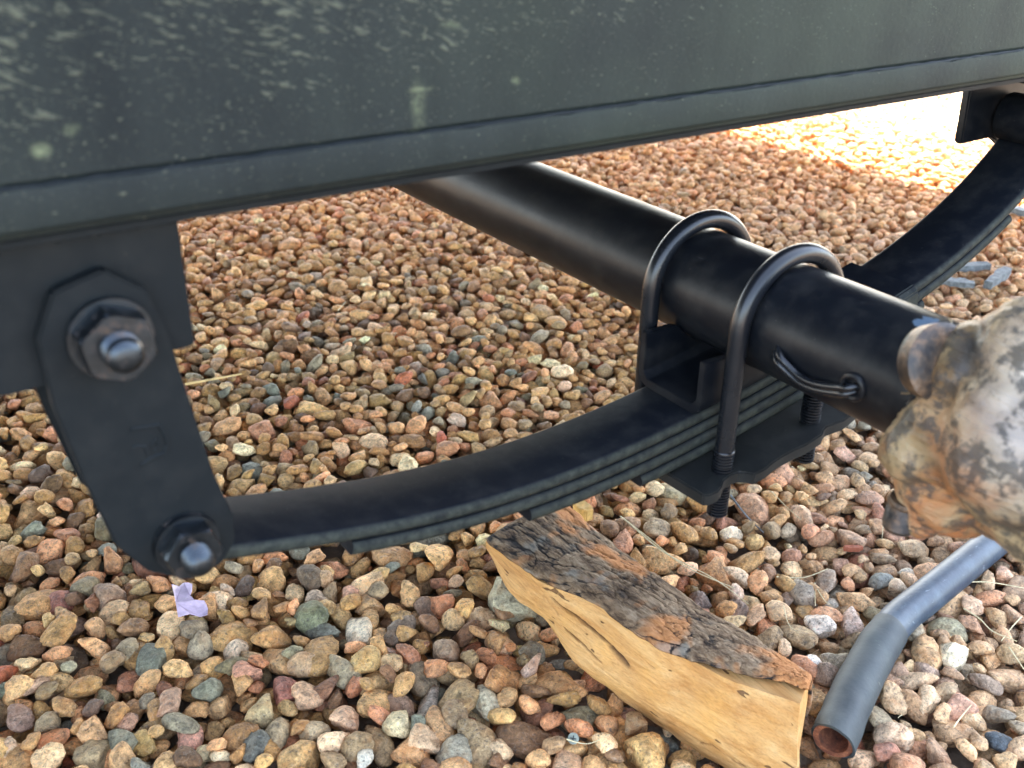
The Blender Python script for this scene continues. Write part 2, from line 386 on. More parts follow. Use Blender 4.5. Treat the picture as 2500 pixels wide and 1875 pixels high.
STRAW = [[(-0.1871,0.7102), (-0.1151,0.7096)],[(0.0485,0.1464), (0.0506,0.1081), (0.0525,0.0629), (0.0695,0.0212)],[(0.0484,0.1364), (0.0478,0.0864),
(0.0611,0.0375), (0.0641,-0.0001)],[(0.1489,0.051), (0.1759,0.0406), (0.199,0.0329)],[(0.2082,0.1703), (0.1976,0.1385),
(0.1881,0.1053)],[(0.246,0.1488), (0.2399,0.1226), (0.2369,0.0999)],[(0.3257,0.0623), (0.3019,0.0505), (0.2752,0.0321)],[(0.2512,-0.0746),
(0.2487,-0.0918), (0.2444,-0.1071), (0.2462,-0.1279)],[(0.281,-0.1109), (0.2648,-0.1125), (0.2404,-0.1183)],[(0.2861,-0.048), (0.3029,-0.0636),
(0.3243,-0.0877)],[(0.2332,-0.1289), (0.2206,-0.152)],[(0.1195,-0.1559), (0.1339,-0.1527), (0.1484,-0.1508)],[(0.1116,-0.1183), (0.1028,-0.1224),
(0.0957,-0.1242)],[(0.1639,0.0196), (0.15,0.0067), (0.1402,-0.0018)],[(-0.1363,-0.0046), (-0.1217,-0.0123), (-0.1066,-0.0194)],[(0.0796,0.8378),
(0.1134,0.8817)],[(0.3774,1.3606), (0.4077,1.3754)],[(0.1152,0.0125), (0.102,-0.0056), (0.1006,-0.0186)],[(0.1586,0.012), (0.1531,-0.0018),
(0.1519,-0.0116)]]
LOGSEC = [((-0.0777, 0.1911, -0.292), (-0.0929, 0.1719, -0.264), (0.0072, 0.1927, -0.279)), ((-0.0901, 0.1403, -0.3), (-0.0882, 0.124, -0.264),
(0.0019, 0.1357, -0.279)), ((-0.0782, 0.1024, -0.31), (-0.0842, 0.0961, -0.264), (0.0031, 0.091, -0.279)), ((-0.0805, 0.059, -0.322), (-0.0685,
0.0566, -0.264), (0.0052, 0.0567, -0.279)), ((-0.0699, 0.0215, -0.332), (-0.0645, 0.018, -0.264), (0.0062, 0.0172, -0.279)), ((-0.0601, -0.0143,
-0.338), (-0.0594, -0.0147, -0.264), (0.011, -0.0103, -0.279)), ((-0.051, -0.0466, -0.34), (-0.0484, -0.0392, -0.264), (0.0166, -0.0374, -0.279)),
((-0.043, -0.0847, -0.34), (-0.0385, -0.0686, -0.264), (0.017, -0.0579, -0.279)), ((-0.0353, -0.1172, -0.34), (-0.0243, -0.094, -0.264), (0.0197,
-0.0771, -0.279)), ((-0.0322, -0.1419, -0.34), (-0.0144, -0.1122, -0.264), (0.021, -0.0906, -0.279))]

# ------------------------------------------------------------------ ground sheets
def sheet(name, x0, x1, y0, y1, z, mat, nx=2, ny=2):
    V = [(x0+(x1-x0)*i/(nx-1), y0+(y1-y0)*j/(ny-1), z) for j in range(ny) for i in range(nx)]
    Fc = [(j*nx+i, j*nx+i+1, (j+1)*nx+i+1, (j+1)*nx+i) for j in range(ny-1) for i in range(nx-1)]
    return tag(obj(name, V, Fc, mat), kind='structure')
sheet('ground', -150, 150, -150, 150, -.024, M_FARG)
sheet('soil', -1.6, 5.2, -1.2, 4.2, -.017, M_DIRT)

# ------------------------------------------------------------------ gravel: stones dropped one by one onto a height field
rng = np.random.default_rng(11)
CC = np.array([-0.4912, -0.443, 0.2589+ZO]); Fn = np.array(F); Rn = np.array(R2); Un = np.array(U2)
def to_px(P):
    d = P-CC; z = d@Fn
    return 1250+2502.8*(d@Rn)/z, 937.5-2502.8*(d@Un)/z, z
def lin(c):
    c = np.asarray(c, float)/255
    return np.where(c < .04045, c/12.92, ((c+.055)/1.055)**2.4)

HX0, HY0, HS = -1.3, -.95, .003
HNX, HNY = int(6.2/HS), int(5.0/HS)
HM = np.full((HNY, HNX), -.020, np.float32)
PROP = (-.083, .160)
def in_log(x, y):
    t = (y+.13)/.32
    xc = -.005-.045*np.clip(t, 0, 1)
    return (y > -.15) & (y < .20) & (np.abs(x-xc) < .062)

PIPEPL = [(.028, -.1165), (.080, -.0925), (.166, -.0575), (.345, -.034), (.47, -.018)]
def in_pipe(x, y):
    for (x0, y0), (x1, y1) in zip(PIPEPL[:-1], PIPEPL[1:]):
        dx, dy = x1-x0, y1-y0; t = max(0, min(1, ((x-x0)*dx+(y-y0)*dy)/(dx*dx+dy*dy)))
        if math.hypot(x-x0-dx*t, y-y0-dy*t) < .021: return True
    return False
stones = []    # (x,y,z, a,b,c, yaw,tx,ty, colour, hero)
def foot(a, b, yaw):
    r = int(math.ceil(max(a, b)/HS))+1
    g = np.arange(-r, r+1)*HS
    X, Y = np.meshgrid(g, g)
    u = (X*math.cos(yaw)+Y*math.sin(yaw))/a; v = (-X*math.sin(yaw)+Y*math.cos(yaw))/b
    q = 1-u*u-v*v
    return r, np.where(q > 0, np.sqrt(np.maximum(q, 0)), -1).astype(np.float32)
def drop(x, y, a, b, c, yaw, k, spread, limit=None):
    r, S = foot(a*.93, b*.93, yaw)
    M = S > 0
    best = None
    for i in range(k):
        xx = x+(rng.normal()*spread if i else 0); yy = y+(rng.normal()*spread if i else 0)
        ix = int((xx-HX0)/HS); iy = int((yy-HY0)/HS)
        if ix-r < 0 or iy-r < 0 or ix+r+1 >= HNX or iy+r+1 >= HNY: continue
        H = HM[iy-r:iy+r+1, ix-r:ix+r+1]
        z = float((H+c*.86*S)[M].max())
        if best is None or z < best[0]: best = (z, xx, yy, ix, iy)
    if best is None: return None
    z, xx, yy, ix, iy = best
    if limit is not None and z+c*.6 > limit: return None
    H = HM[iy-r:iy+r+1, ix-r:ix+r+1]
    gx = 0; gy = 0
    HM[iy-r:iy+r+1, ix-r:ix+r+1] = np.where(M, np.maximum(H, z+c*.92*S), H)
    return xx, yy, z

PAL = [((178,144,100), 24), ((188,156,114), 20), ((158,124,82), 18), ((196,150,112), 9), ((208,182,146), 9), ((148,128,98), 9),
       ((135,130,112), 5), ((112,116,108), 4), ((182,124,98), 5), ((205,198,180), 3), ((150,105,92), 4), ((120,96,78), 7), ((90,84,80), 2), ((165,82,68), .7), ((98,110,92), 1.2), ((150,160,165), .8)]
PC = np.array([lin(p[0]) for p in PAL]); PW = np.array([p[1] for p in PAL], float); PW /= PW.sum()
GREY = lin((172,160,150)); TAN = lin((185,140,95))
def stone_colour(x, y):
    k_ = rng.choice(len(PC), p=PW); c = PC[k_].copy()
    if k_ > 7: c = c*.6+TAN*(float(c.mean())/float(TAN.mean()))*.4
    c *= math.exp(rng.normal()*.16)
    c *= np.exp(rng.normal(size=3)*.03)
    far = min(max((math.hypot(x+.49, y+.44)-1.2)/.9, 0), 1)  # warm bounce light on distant stones, put into their colour
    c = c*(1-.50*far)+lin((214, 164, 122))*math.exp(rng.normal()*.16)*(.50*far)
    glare = min(max((x-1.55)/.4, 0), 1)*.55                # sunlit glare painted into the stones out in the open
    c = c*(1-glare)+np.array([.85, .80, .74])*glare
    pale = min(max((x+.9*(-y)-.02)/.25, 0), 1)*(1 if x < .8 else max(0, 1-(x-.8)*2))  # cooler, brighter light to the right and near side, painted as paler stones
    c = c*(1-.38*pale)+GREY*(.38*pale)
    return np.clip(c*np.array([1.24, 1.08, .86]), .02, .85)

# region: what the camera can see, with a margin
def region_ok(x, y):
    px, py, z = to_px(np.array([x, y, 0.0]))
    if z < .2 or z > 5.2: return False
    mg = 330 if z < 2 else 220
    top = 614-.164*px
    return -mg < px < 2500+mg and py < 1875+420 and py > top-(150 if z < 2.3 else 60)

# stone that props the log up
heroes = [(*h[:5], tuple(h[5:])) for h in HERO]


pts = []
step = .0088
xs = np.arange(-1.0, 4.4, step); ys = np.arange(-.75, 3.4, step)
XX, YY = np.meshgrid(xs, ys); XX = XX.ravel()+rng.uniform(-.5, .5, XX.size)*step; YY = YY.ravel()+rng.uniform(-.5, .5, YY.size)*step
d = np.stack([XX, YY, np.zeros_like(XX)], 1)-CC; zz = d@Fn
pxs = 1250+2502.8*(d@Rn)/zz; pys = 937.5-2502.8*(d@Un)/zz
mg = np.where(zz < 2, 330, 220)
ok = (zz > .2) & (zz < 5.2) & (pxs > -mg) & (pxs < 2500+mg) & (pys < 1875+420) & (pys > 614-.164*pxs-np.where(zz < 2.3, 150, 60))
XX = XX[ok]; YY = YY[ok]; zz = zz[ok]
keep = rng.random(len(XX)) < np.where(zz < 1.4, .86, np.where(zz < 2.4, .72, .52))
XX = XX[keep]; YY = YY[keep]; zz = zz[keep]
order = rng.permutation(len(XX))
for i in order:
    x, y, z0 = XX[i], YY[i], zz[i]
    s = (.0106 if z0 < 1.0 else .0096 if z0 < 1.3 else .0087)*math.exp(rng.normal()*.27)*(1.0 if z0 < 2.1 else 1.15)
    if rng.random() < .025: s *= 1.3
    s = min(s, .0185)
    a = s*rng.uniform(1.0, 1.6); b = s*rng.uniform(.78, 1.05); c = s*rng.uniform(.55, .86)
    yaw_ = rng.uniform(0, math.pi)
    r = drop(x, y, a, b, c, yaw_, 6 if z0 < 2.2 else 3, .007, limit=(-.004 if in_log(x, y) else .006 if in_pipe(x, y) else .016))
    if r is None: continue
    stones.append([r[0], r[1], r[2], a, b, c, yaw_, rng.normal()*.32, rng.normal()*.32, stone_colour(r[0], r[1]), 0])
# small stones that work down into the gaps
near = np.where(zz < 1.9)[0]
for i in rng.choice(near, int(len(near)*.30), replace=False):
    x, y = XX[i]+rng.normal()*.004, YY[i]+rng.normal()*.004
    if in_log(x, y) or in_pipe(x, y): continue
    s = .0066*math.exp(rng.normal()*.2)
    a = s*rng.uniform(1.0, 1.5); b = s; c = s*rng.uniform(.6, .9)
    yaw_ = rng.uniform(0, math.pi)
    r = drop(x, y, a, b, c, yaw_, 9, .009, limit=.006)
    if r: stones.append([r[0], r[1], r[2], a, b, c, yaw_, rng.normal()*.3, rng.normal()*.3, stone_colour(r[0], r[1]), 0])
# grit and crumbs of soil between them
for i in rng.choice(near, min(5200, len(near)), replace=False):
    x, y = XX[i]+rng.normal()*.005, YY[i]+rng.normal()*.005
    ix = int((x-HX0)/HS); iy = int((y-HY0)/HS)
    g_ = HM[iy-3:iy+4, ix-3:ix+4]
    if g_.size < 49 or in_log(x, y): continue
    k = int(np.argmin(g_)); jy, jx = divmod(k, 7); x = HX0+(ix-3+jx+.5)*HS; y = HY0+(iy-3+jy+.5)*HS
    s = .0024*math.exp(rng.normal()*.35)
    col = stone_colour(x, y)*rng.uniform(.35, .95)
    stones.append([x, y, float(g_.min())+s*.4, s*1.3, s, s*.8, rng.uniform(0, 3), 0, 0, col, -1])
# hand-placed stones: clear the top of the pile under each, then drop it
A = np.array([[s[0], s[1], s[2]+s[5]] for s in stones])
dead = np.zeros(len(stones), bool)
for hx, hy, L, W, ya, c in heroes:
    dx = A[:, 0]-hx; dy = A[:, 1]-hy
    u = dx*math.cos(ya)+dy*math.sin(ya); v = -dx*math.sin(ya)+dy*math.cos(ya)
    dead |= (((u/(L/2*.80))**2+(v/(W/2*.80))**2) < 1) & (A[:, 2] > .004)
stones = [s for s, k in zip(stones, dead) if not k]
for hx, hy, L, W, ya, c in heroes:
    a, b = L/2, W/2
    cc = min(min(a, b)*.85, .0125)
    ix = int((hx-HX0)/HS); iy = int((hy-HY0)/HS)
    r_, S = foot(a, b, ya)
    H = HM[iy-r_:iy+r_+1, ix-r_:ix+r_+1]
    z = min(max(float(np.median(H[S > 0]))-cc*.10, -.004), .009)
    col = lin(c); lum = float(col.mean()); col = (col*.56+np.array([1.16, .98, .76])*lum*.44)*np.array([1.22, 1.08, .88])
    stones.append([hx, hy, z, a, b, cc, ya, rng.normal()*.06, rng.normal()*.06, col, 1])

def ico(sub):
    import bmesh
    bm = bmesh.new(); bmesh.ops.create_icosphere(bm, subdivisions=sub, radius=1)
    V = np.array([v.co[:] for v in bm.verts]); Fc = np.array([[v.index for v in f.verts] for f in bm.faces]); bm.free()
    return V, Fc
def pebble(sub, seed):
    """a water-worn, partly broken pebble: the sphere cut by soft planes, then roughened"""
    r0 = np.random.default_rng(seed)
    V, Fc = ico(sub)
    n = int(r0.integers(5, 11)); ang = r0.random()
    D = r0.normal(size=(n, 3)); D /= np.linalg.norm(D, axis=1)[:, None]
    dist = r0.uniform(.38, .84, n) if seed % 2 else r0.uniform(.50, .92, n)
    sharp = r0.choice([12, 24, 60, 120])
    dots = np.maximum(V@D.T, 1e-3)/dist
    rad = 1/((dots**sharp).sum(1)+1.0)**(1/sharp)
    off = Vector(r0.uniform(-50, 50, 3))
    nz = np.array([noise.fractal(Vector(v)*1.3+off, .8, 2.0, 3)*.12+noise.noise(Vector(v)*4.2+off)*.035 for v in V])
    V = V*(rad+nz)[:, None]
    V -= (V.max(0)+V.min(0))/2
    V /= (V.max(0)-V.min(0))/2
    return V, Fc
NVAR = 26
SH = {s: [pebble(s, 100+k) for k in range(NVAR)] for s in (1, 2, 3)}

def rotm(yaw_, tx, ty):
    return np.array((Matrix.Rotation(yaw_, 3, 'Z') @ Matrix.Rotation(tx, 3, 'X') @ Matrix.Rotation(ty, 3, 'Y')))
# which stones show largest in the picture
hid = [[(0,1060),(0,560),(480,520),(480,850),(700,1190),(1200,1080),(1550,940),(1560,760),(1000,470),(1330,400),(1650,500),(2060,640),(2420,350),(2500,380),(2500,520),(2230,760),(2320,800),(2500,700),(2500,1250),(2250,1300),(1780,1260),(1620,1190),(1310,1300),(880,1390),(560,1390),(430,1420),(300,1350),(120,940)],
       [(1185,1320),(1250,1270),(1400,1270),(1980,1660),(1990,1700),(1970,1875),(1700,1830),(1500,1690),(1240,1450)],
       [(1970,1790),(2140,1500),(2380,1300),(2440,1370),(2240,1540),(2090,1800),(2040,1850)]]
def inside(x, y, poly):
    c = False; n = len(poly)
    for i in range(n):
        x0, y0 = poly[i]; x1, y1 = poly[i-1]
        if (y0 > y) != (y1 > y) and x < (x1-x0)*(y-y0)/(y1-y0)+x0: c = not c
    return c
score = []
for i, s in enumerate(stones):
    px, py, z = to_px(np.array(s[:3]))
    sc_ = -1
    if s[10] >= 0 and -10 < px < 2510 and 0 < py < 1890 and not any(inside(px, py, q) for q in hid):
        ix = int((s[0]-HX0)/HS); iy = int((s[1]-HY0)/HS)
        buried = HM[iy, ix]-(s[2]+s[5]*.9)
        if s[10] > 0 or buried < .002: sc_ = (s[3]*s[4])/z**2*(3 if s[10] > 0 else 1)
    score.append(sc_)
top = set(np.argsort(score)[::-1][:300].tolist())
gravel = empty('gravel_bed', (0, 0, 0)); tag(gravel, kind='structure')
meshes = []
for k in range(NVAR):
    V, Fc = SH[3][k]
    me = bpy.data.meshes.new('stone'); me.from_pydata(V.tolist(), [], Fc.tolist())
    me.polygons.foreach_set('use_smooth', [True]*len(me.polygons)); me.materials.append(M_STONE)
    meshes.append(me)
Vs, Fs, Cs = [], [], []; base = 0
var = rng.integers(0, NVAR, len(stones))
for i, s in enumerate(stones):
    x, y, z, a, b, c, ya, tx, ty, col, h = s
    if i in top:
        o = bpy.data.objects.new('stone', meshes[var[i]])
        o.matrix_world = Matrix.Translation((x, y, z)) @ Matrix.Rotation(ya, 4, 'Z') @ Matrix.Rotation(tx, 4, 'X') @ Matrix.Rotation(ty, 4, 'Y') @ Matrix.Diagonal((a, b, c, 1))
        o.color = (*[float(q) for q in col], 1)
        COL.objects.link(o); o.parent = gravel
        continue
    dz = float((np.array([x, y, z])-CC)@Fn)
    V, Fc = SH[(3 if dz < .95 else 2 if dz < 2.1 else 1) if h >= 0 else 1][var[i]]
    W_ = (V*np.array([a, b, c]))@rotm(ya, tx, ty).T+np.array([x, y, z])
    Vs.append(W_); Fs.append(Fc+base); base += len(V)
    Cs.append(np.repeat(np.array([[*col, 1.0]]), len(V), 0))
Vs = np.concatenate(Vs); Fs = np.concatenate(Fs); Cs = np.concatenate(Cs)
me = bpy.data.meshes.new('loose_stones')
me.vertices.add(len(Vs)); me.vertices.foreach_set('co', Vs.astype(np.float32).ravel())
me.loops.add(len(Fs)*3); me.loops.foreach_set('vertex_index', Fs.astype(np.int32).ravel())
me.polygons.add(len(Fs)); me.polygons.foreach_set('loop_start', np.arange(0, len(Fs)*3, 3, dtype=np.int32))
me.polygons.foreach_set('use_smooth', np.ones(len(Fs), bool))
me.update(calc_edges=True)
at = me.color_attributes.new('stone_colour', 'FLOAT_COLOR', 'POINT')
at.data.foreach_set('color', Cs.astype(np.float32).ravel())
me.materials.append(M_STONES)
ls = bpy.data.objects.new('loose_stones', me); COL.objects.link(ls); ls.parent = gravel; ls['kind'] = 'stuff'
print('stones', len(stones), 'tris', len(Fs))
def ground_z(x, y, r=.004):
    ix = int((x-HX0)/HS); iy = int((y-HY0)/HS); k = max(1, int(r/HS))
    return float(HM[iy-k:iy+k+1, ix-k:ix+k+1].max())

# ------------------------------------------------------------------ trailer: rail, hangers, floor, body (only its underside edge shows)
trailer = empty('trailer', (0, -.06, ZO+.132))
tag(trailer, 'grey painted steel trailer rail with pale chips crossing the top of the picture', 'trailer')
RX0, RX1 = -2.2, 1.90
def rail_profile(r=.004, n=5):
    # lower band stands 3 mm proud of the web above it
    P = [(-.046, .152), (-.0495, .1535), (-.0500, .1515)]
    for k in range(n+1):
        a = math.pi+math.pi/2*k/n
        P.append((-.050+r*.5+r*.5*math.cos(a), .1375+r*.5+r*.5*math.sin(a)))
    P += [(-.0385, .1373), (-.0380, .1325)]
    P += [(.050, .132), (.050, .152)]
    return P
# band with a slightly ragged upper lip
rr = random.Random(5)
prof = rail_profile(); V = []; Fc = []
nx = 520; npf = len(prof)
for i in range(nx+1):
    x = RX0+(RX1-RX0)*(i/nx)
    for k, (y, z) in enumerate(prof):
        dz = 0
        if k in (1, 2): dz = .0009*noise.noise(Vector((x*60, 0, k)))+.0007*noise.noise(Vector((x*230, 3, k)))
        V.append((x, y, z+dz))
for i in range(nx):
    for k in range(npf):
        a = i*npf+k; b_ = i*npf+(k+1) % npf
        Fc.append((a, b_, b_+npf, a+npf))
Fc += [tuple(range(npf)), tuple(range(nx*npf+npf-1, nx*npf-1, -1))]
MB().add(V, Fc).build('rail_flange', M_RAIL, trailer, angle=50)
MB().box((RX0, -.0378, .1288), (RX1, .0378, .1319)).build('shade_strip', M_SHACK, trailer, bevel=.0005)  # added dark strip, stands in for the shade under the flange
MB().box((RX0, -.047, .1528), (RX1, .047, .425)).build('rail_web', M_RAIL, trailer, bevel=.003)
# weld bead along the seam
wb = []
for i in range(900):
    x = RX0+(RX1-RX0)*i/899
    wb.append((x, -.0470, .1533+.0006*noise.noise(Vector((x*90, 1, 1)))))
MB().tube(wb, [.0011+.0007*noise.noise(Vector((p[0]*170, 9, 2))) for p in wb], 8).build('weld_seam', M_SHACK, trailer)
MB().box((RX0, -.055, .425), (RX1, 2.02, .445)).build('floor', M_SHACK, trailer)
for i, y in enumerate((.66, 1.30, 1.93)):
    MB().box((RX0, y, .375), (RX1, y+.045, .425)).build('crossmember', M_SHACK, trailer, bevel=.002)
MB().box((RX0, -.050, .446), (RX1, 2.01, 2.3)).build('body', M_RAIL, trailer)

# rear hanger: a channel folded round its outer end, hanging from the rail
hz = .1288
hg = MB()
xo, xi = -.462, -.3745
out = []
n = 8; r = .014
ring = [(xi, -.0270)]
for k in range(n+1):
    a = math.pi*1.5-math.pi/2*k/n
    ring.append((xo+r+r*math.cos(a), -.027+r+r*math.sin(a)))
for k in range(n+1):
    a = math.pi-math.pi/2*k/n
    ring.append((xo+r+r*math.cos(a), .027-r+r*math.sin(a)))
ring.append((xi, .0270))
def inset(p, t):
    q = []
    for i, (x, y) in enumerate(p):
        a = Vector(p[max(i-1, 0)]); b_ = Vector(p[min(i+1, len(p)-1)]); d_ = (b_-a).normalized()
        q.append((x+d_.y*-t*-1*-1, y+d_.x*t*-1*-1))
    return q
tt = .0065
inner = []
for i, (x, y) in enumerate(ring):
    a = Vector(ring[max(i-1, 0)]); b_ = Vector(ring[min(i+1, len(ring)-1)]); d_ = (b_-a).normalized()
    nrm = Vector((-d_.y, d_.x))
    c = Vector((xo+.04, 0))-Vector((x, y))
    if nrm.dot(c) < 0: nrm = -nrm
    inner.append((x+nrm.x*tt, y+nrm.y*tt))
poly = ring+inner[::-1]
V = []; nn = len(poly)
for z, xs_ in ((.0690, 1), (hz, 1)):
    for x, y in poly:
        V.append((x, y, z-(.004*(x-xi)/(xo-xi) if z < .1 else 0)))
quads = [(i, i+1, i+1+nn, i+nn) for i in range(nn-1)]+[(nn-1, 0, nn, 2*nn-1)]
m_ = len(ring)
caps = [(i, i+1, nn-2-i, nn-1-i) for i in range(m_-1)]
caps2 = [tuple(k+nn for k in c) for c in caps]
hg.add(V, quads+caps+caps2)
h1 = hg.build('hanger', M_SHACK, trailer, bevel=.0008)
# weld between hanger and rail
MB().tube([(xo+.002+(xi-xo)*i/60, -.0275, hz-.001+.0008*noise.noise(Vector((i*.9, 0, 0)))) for i in range(61)], .0022, 8).build('weld_seam', M_SHACK, trailer)
# front hanger (far plate and its gusset)
fp = [(.2635, .132), (.2580, .118), (.2610, .066), (.3030, .0665), (.318, .058), (.345, .070), (.372, .132)]
MB().prism(fp, (.0275, .0345)).build('hanger', M_AXLE, trailer, bevel=.0012)
MB().prism([(.268, .132), (.290, .058), (.318, .052), (.352, .064), (.378, .132)], (-.0345, -.0275)).build('hanger', M_AXLE, trailer, bevel=.0012)
MB().box((.300, -.0272, .112), (.374, .0272, .1315)).build('hanger_web', M_AXLE, trailer, bevel=.001)

# ------------------------------------------------------------------ leaf spring
SP = np.array([(-.372,-.0408),(-.354,-.0445),(-.325,-.0495),(-.309,-.0556),(-.284,-.0580),(-.252,-.0640),(-.204,-.0680),(-.168,-.0685),(-.127,-.0660),(-.0845,-.0630),(-.060,-.0600),(-.040,-.0570),(.0045,-.0488),(.06,-.0385),(.11,-.0270),(.156,-.0157),(.210,.006),(.249,.0245),(.271,.0400),(.305,.0635)])
pf = np.polyfit(SP[:, 0], SP[:, 1], 5)
def top_z(x): return float(np.polyval(pf, x))
def path(x0, x1, depth, n=80):
    """points at a given depth under the top face of the main leaf"""
    P = []
    for i in range(n+1):
        x = x0+(x1-x0)*i/n
        e = 1e-4; d_ = Vector((2*e, top_z(x+e)-top_z(x-e))).normalized(); nr = Vector((-d_.y, d_.x))
        P.append((x-nr.x*depth, top_z(x)-nr.y*depth))
    return P
T = .0090; HW = .026
def leaf_mesh(cl, t=T, hw=HW, edge=.0032):
    """flat bar with rounded long edges swept along a centre line in XZ"""
    N_ = len(cl); ns = 5
    sec = []
    for k in range(ns+1):
        a = -math.pi/2+math.pi*k/ns
        sec.append((hw-edge+edge*math.cos(a), t/2*math.sin(a)))
    sec += [(-y, z) for y, z in sec[::-1]]
    V = []; m2 = len(sec)
    for i, p in enumerate(cl):
        a = Vector(cl[max(i-1, 0)]); b_ = Vector(cl[min(i+1, N_-1)]); d_ = (b_-a).normalized(); nr = Vector((-d_.y, d_.x))
        for y, q in sec: V.append((p[0]+nr.x*q, y, p[1]+nr.y*q))
    Fc = [(i*m2+k, i*m2+(k+1) % m2, (i+1)*m2+(k+1) % m2, (i+1)*m2+k) for i in range(N_-1) for k in range(m2)]
    Fc += [tuple(range(m2)), tuple(range(N_*m2-1, (N_-1)*m2-1, -1))]
    return V, Fc
spring = empty('leaf_spring', (0, 0, ZO-.09))
tag(spring, 'black four-leaf trailer spring curving under the axle between its two brackets', 'leaf spring')
cl = path(-.388, .318, T/2)
def curl(end, prev, turn, r=.0145, n=22, tot=5.1):
    d_ = (Vector(end)-Vector(prev)).normalized(); nr = Vector((-d_.y, d_.x))*turn
    c = Vector(end)+nr*r; P = []
    a0 = math.atan2(-nr.y, -nr.x)
    for k in range(1, n+1):
        a = a0+turn*tot*k/n
        P.append((c.x+r*math.cos(a), c.y+r*math.sin(a)))
    return P, c
left, cL = curl(cl[0], cl[1], -1)
right, cR = curl(cl[-1], cl[-2], 1)
V, Fc = leaf_mesh(left[::-1]+cl+right)
MB().add(V, Fc).build('main_leaf', M_SPRING, spring, angle=40)
for k, (x0, x1) in enumerate(((-.3035, .258), (-.1885, .165), (-.1040, .130))):
    V, Fc = leaf_mesh(path(x0, x1, T/2+(k+1)*(T+.0003)))
    MB().add(V, Fc).build('leaf', M_SPRING, spring, angle=40)
# bushings in the eyes
for c in (cL, cR):
    MB().lathe([(0, .009), (.0005, .0098), (.0525, .0098), (.053, .009)], (c.x, -.0265, c.y), (0, 1, 0), 24).build('bushing', M_CUT, spring)
# clip wrapped round the leaves in front of the axle
def wrap_clip(xc, wid):
    z1 = top_z(xc); e = 1e-3; sl_ = (top_z(xc+e)-top_z(xc-e))/(2*e); d_ = Vector((1, sl_)).normalized(); nr = Vector((-d_.y, d_.x))
    o_, i_ = .0325, .0268
    hi, lo = .0052, -(3*T+.0065)
    prof = [(-o_, lo), (-o_, hi-.004), (-o_+.004, hi), (o_-.004, hi), (o_, hi-.004), (o_, lo), (i_, lo), (i_, .0008), (-i_, .0008), (-i_, lo)]
    V = []
    for s_ in (-wid/2, wid/2):
        for y, h in prof: V.append((xc+d_.x*s_+nr.x*h, y, z1+d_.y*s_+nr.y*h))
    n_ = 10
    Fc = [(i, (i+1) % n_, n_+(i+1) % n_, n_+i) for i in range(n_)]
    q = [(0, 1, 8, 9), (1, 2, 8), (2, 3, 7, 8), (3, 4, 7), (4, 5, 6, 7)]
    Fc += q+[tuple(k+n_ for k in c) for c in q]
    return V, Fc
V, Fc = wrap_clip(.127, .050)
MB().add(V, Fc).build('leaf_clip', M_SPRING, spring, bevel=.001)

# ------------------------------------------------------------------ shackle
shackle = empty('shackle', (-.40, 0, ZO-.03))
tag(shackle, 'pair of dark shackle plates bolted between rear hanger and spring end', 'shackle')
SPL = [(-.4378,.0900),(-.4290,.1080),(-.4087,.1135),(-.3935,.1020),(-.3870,.0790),(-.3850,.0640),(-.3765,.0080),(-.3700,-.0180),(-.3705,-.0320),(-.3780,-.0420),(-.3880,-.0455),(-.4008,-.0415),(-.4125,-.0330),(-.4241,-.0141),(-.4320,.0250),(-.4372,.0600)]
MB().prism(SPL, (-.0352, -.0275)).build('shackle_plate', M_SHACK, shackle, bevel=.0010)
MB().prism(SPL, (.0275, .0352)).build('shackle_plate', M_SHACK, shackle, bevel=.0010)
# raised letter on the outer plate
ST = [(-408.9,41.3),(-397.3,39.8),(-395.5,34.6),(-394.8,29.2),(-396.8,25.4),(-401.4,25.1),(-404.0,24.2),(-407.5,22.7)]
def embo(pts, closed=False):
    P = [Vector((x/1000, -.0352, z/1000)) for x, z in pts]
    Q = []
    n_ = len(P)
    for i in range(n_ if closed else n_-1):
        a, b_ = P[i], P[(i+1) % n_]
        for k in range(6): Q.append(a.lerp(b_, k/6))
    if not closed: Q.append(P[-1])
    return Q
mk = MB()
mk.tube(embo(ST), .00085, 8); mk.tube(embo([(-399.4,33.5),(-398.2,29.7),(-400.3,27.1),(-401.6,29.5),(-401.1,32.0)], True), .0007, 8, closed=True)
mk.tube(embo([(-409.8,32.2),(-407.3,32.5),(-404.5,31.1),(-403.8,25.6)]), .0007, 8)
mk.build('raised_letter', M_SHACK, shackle)
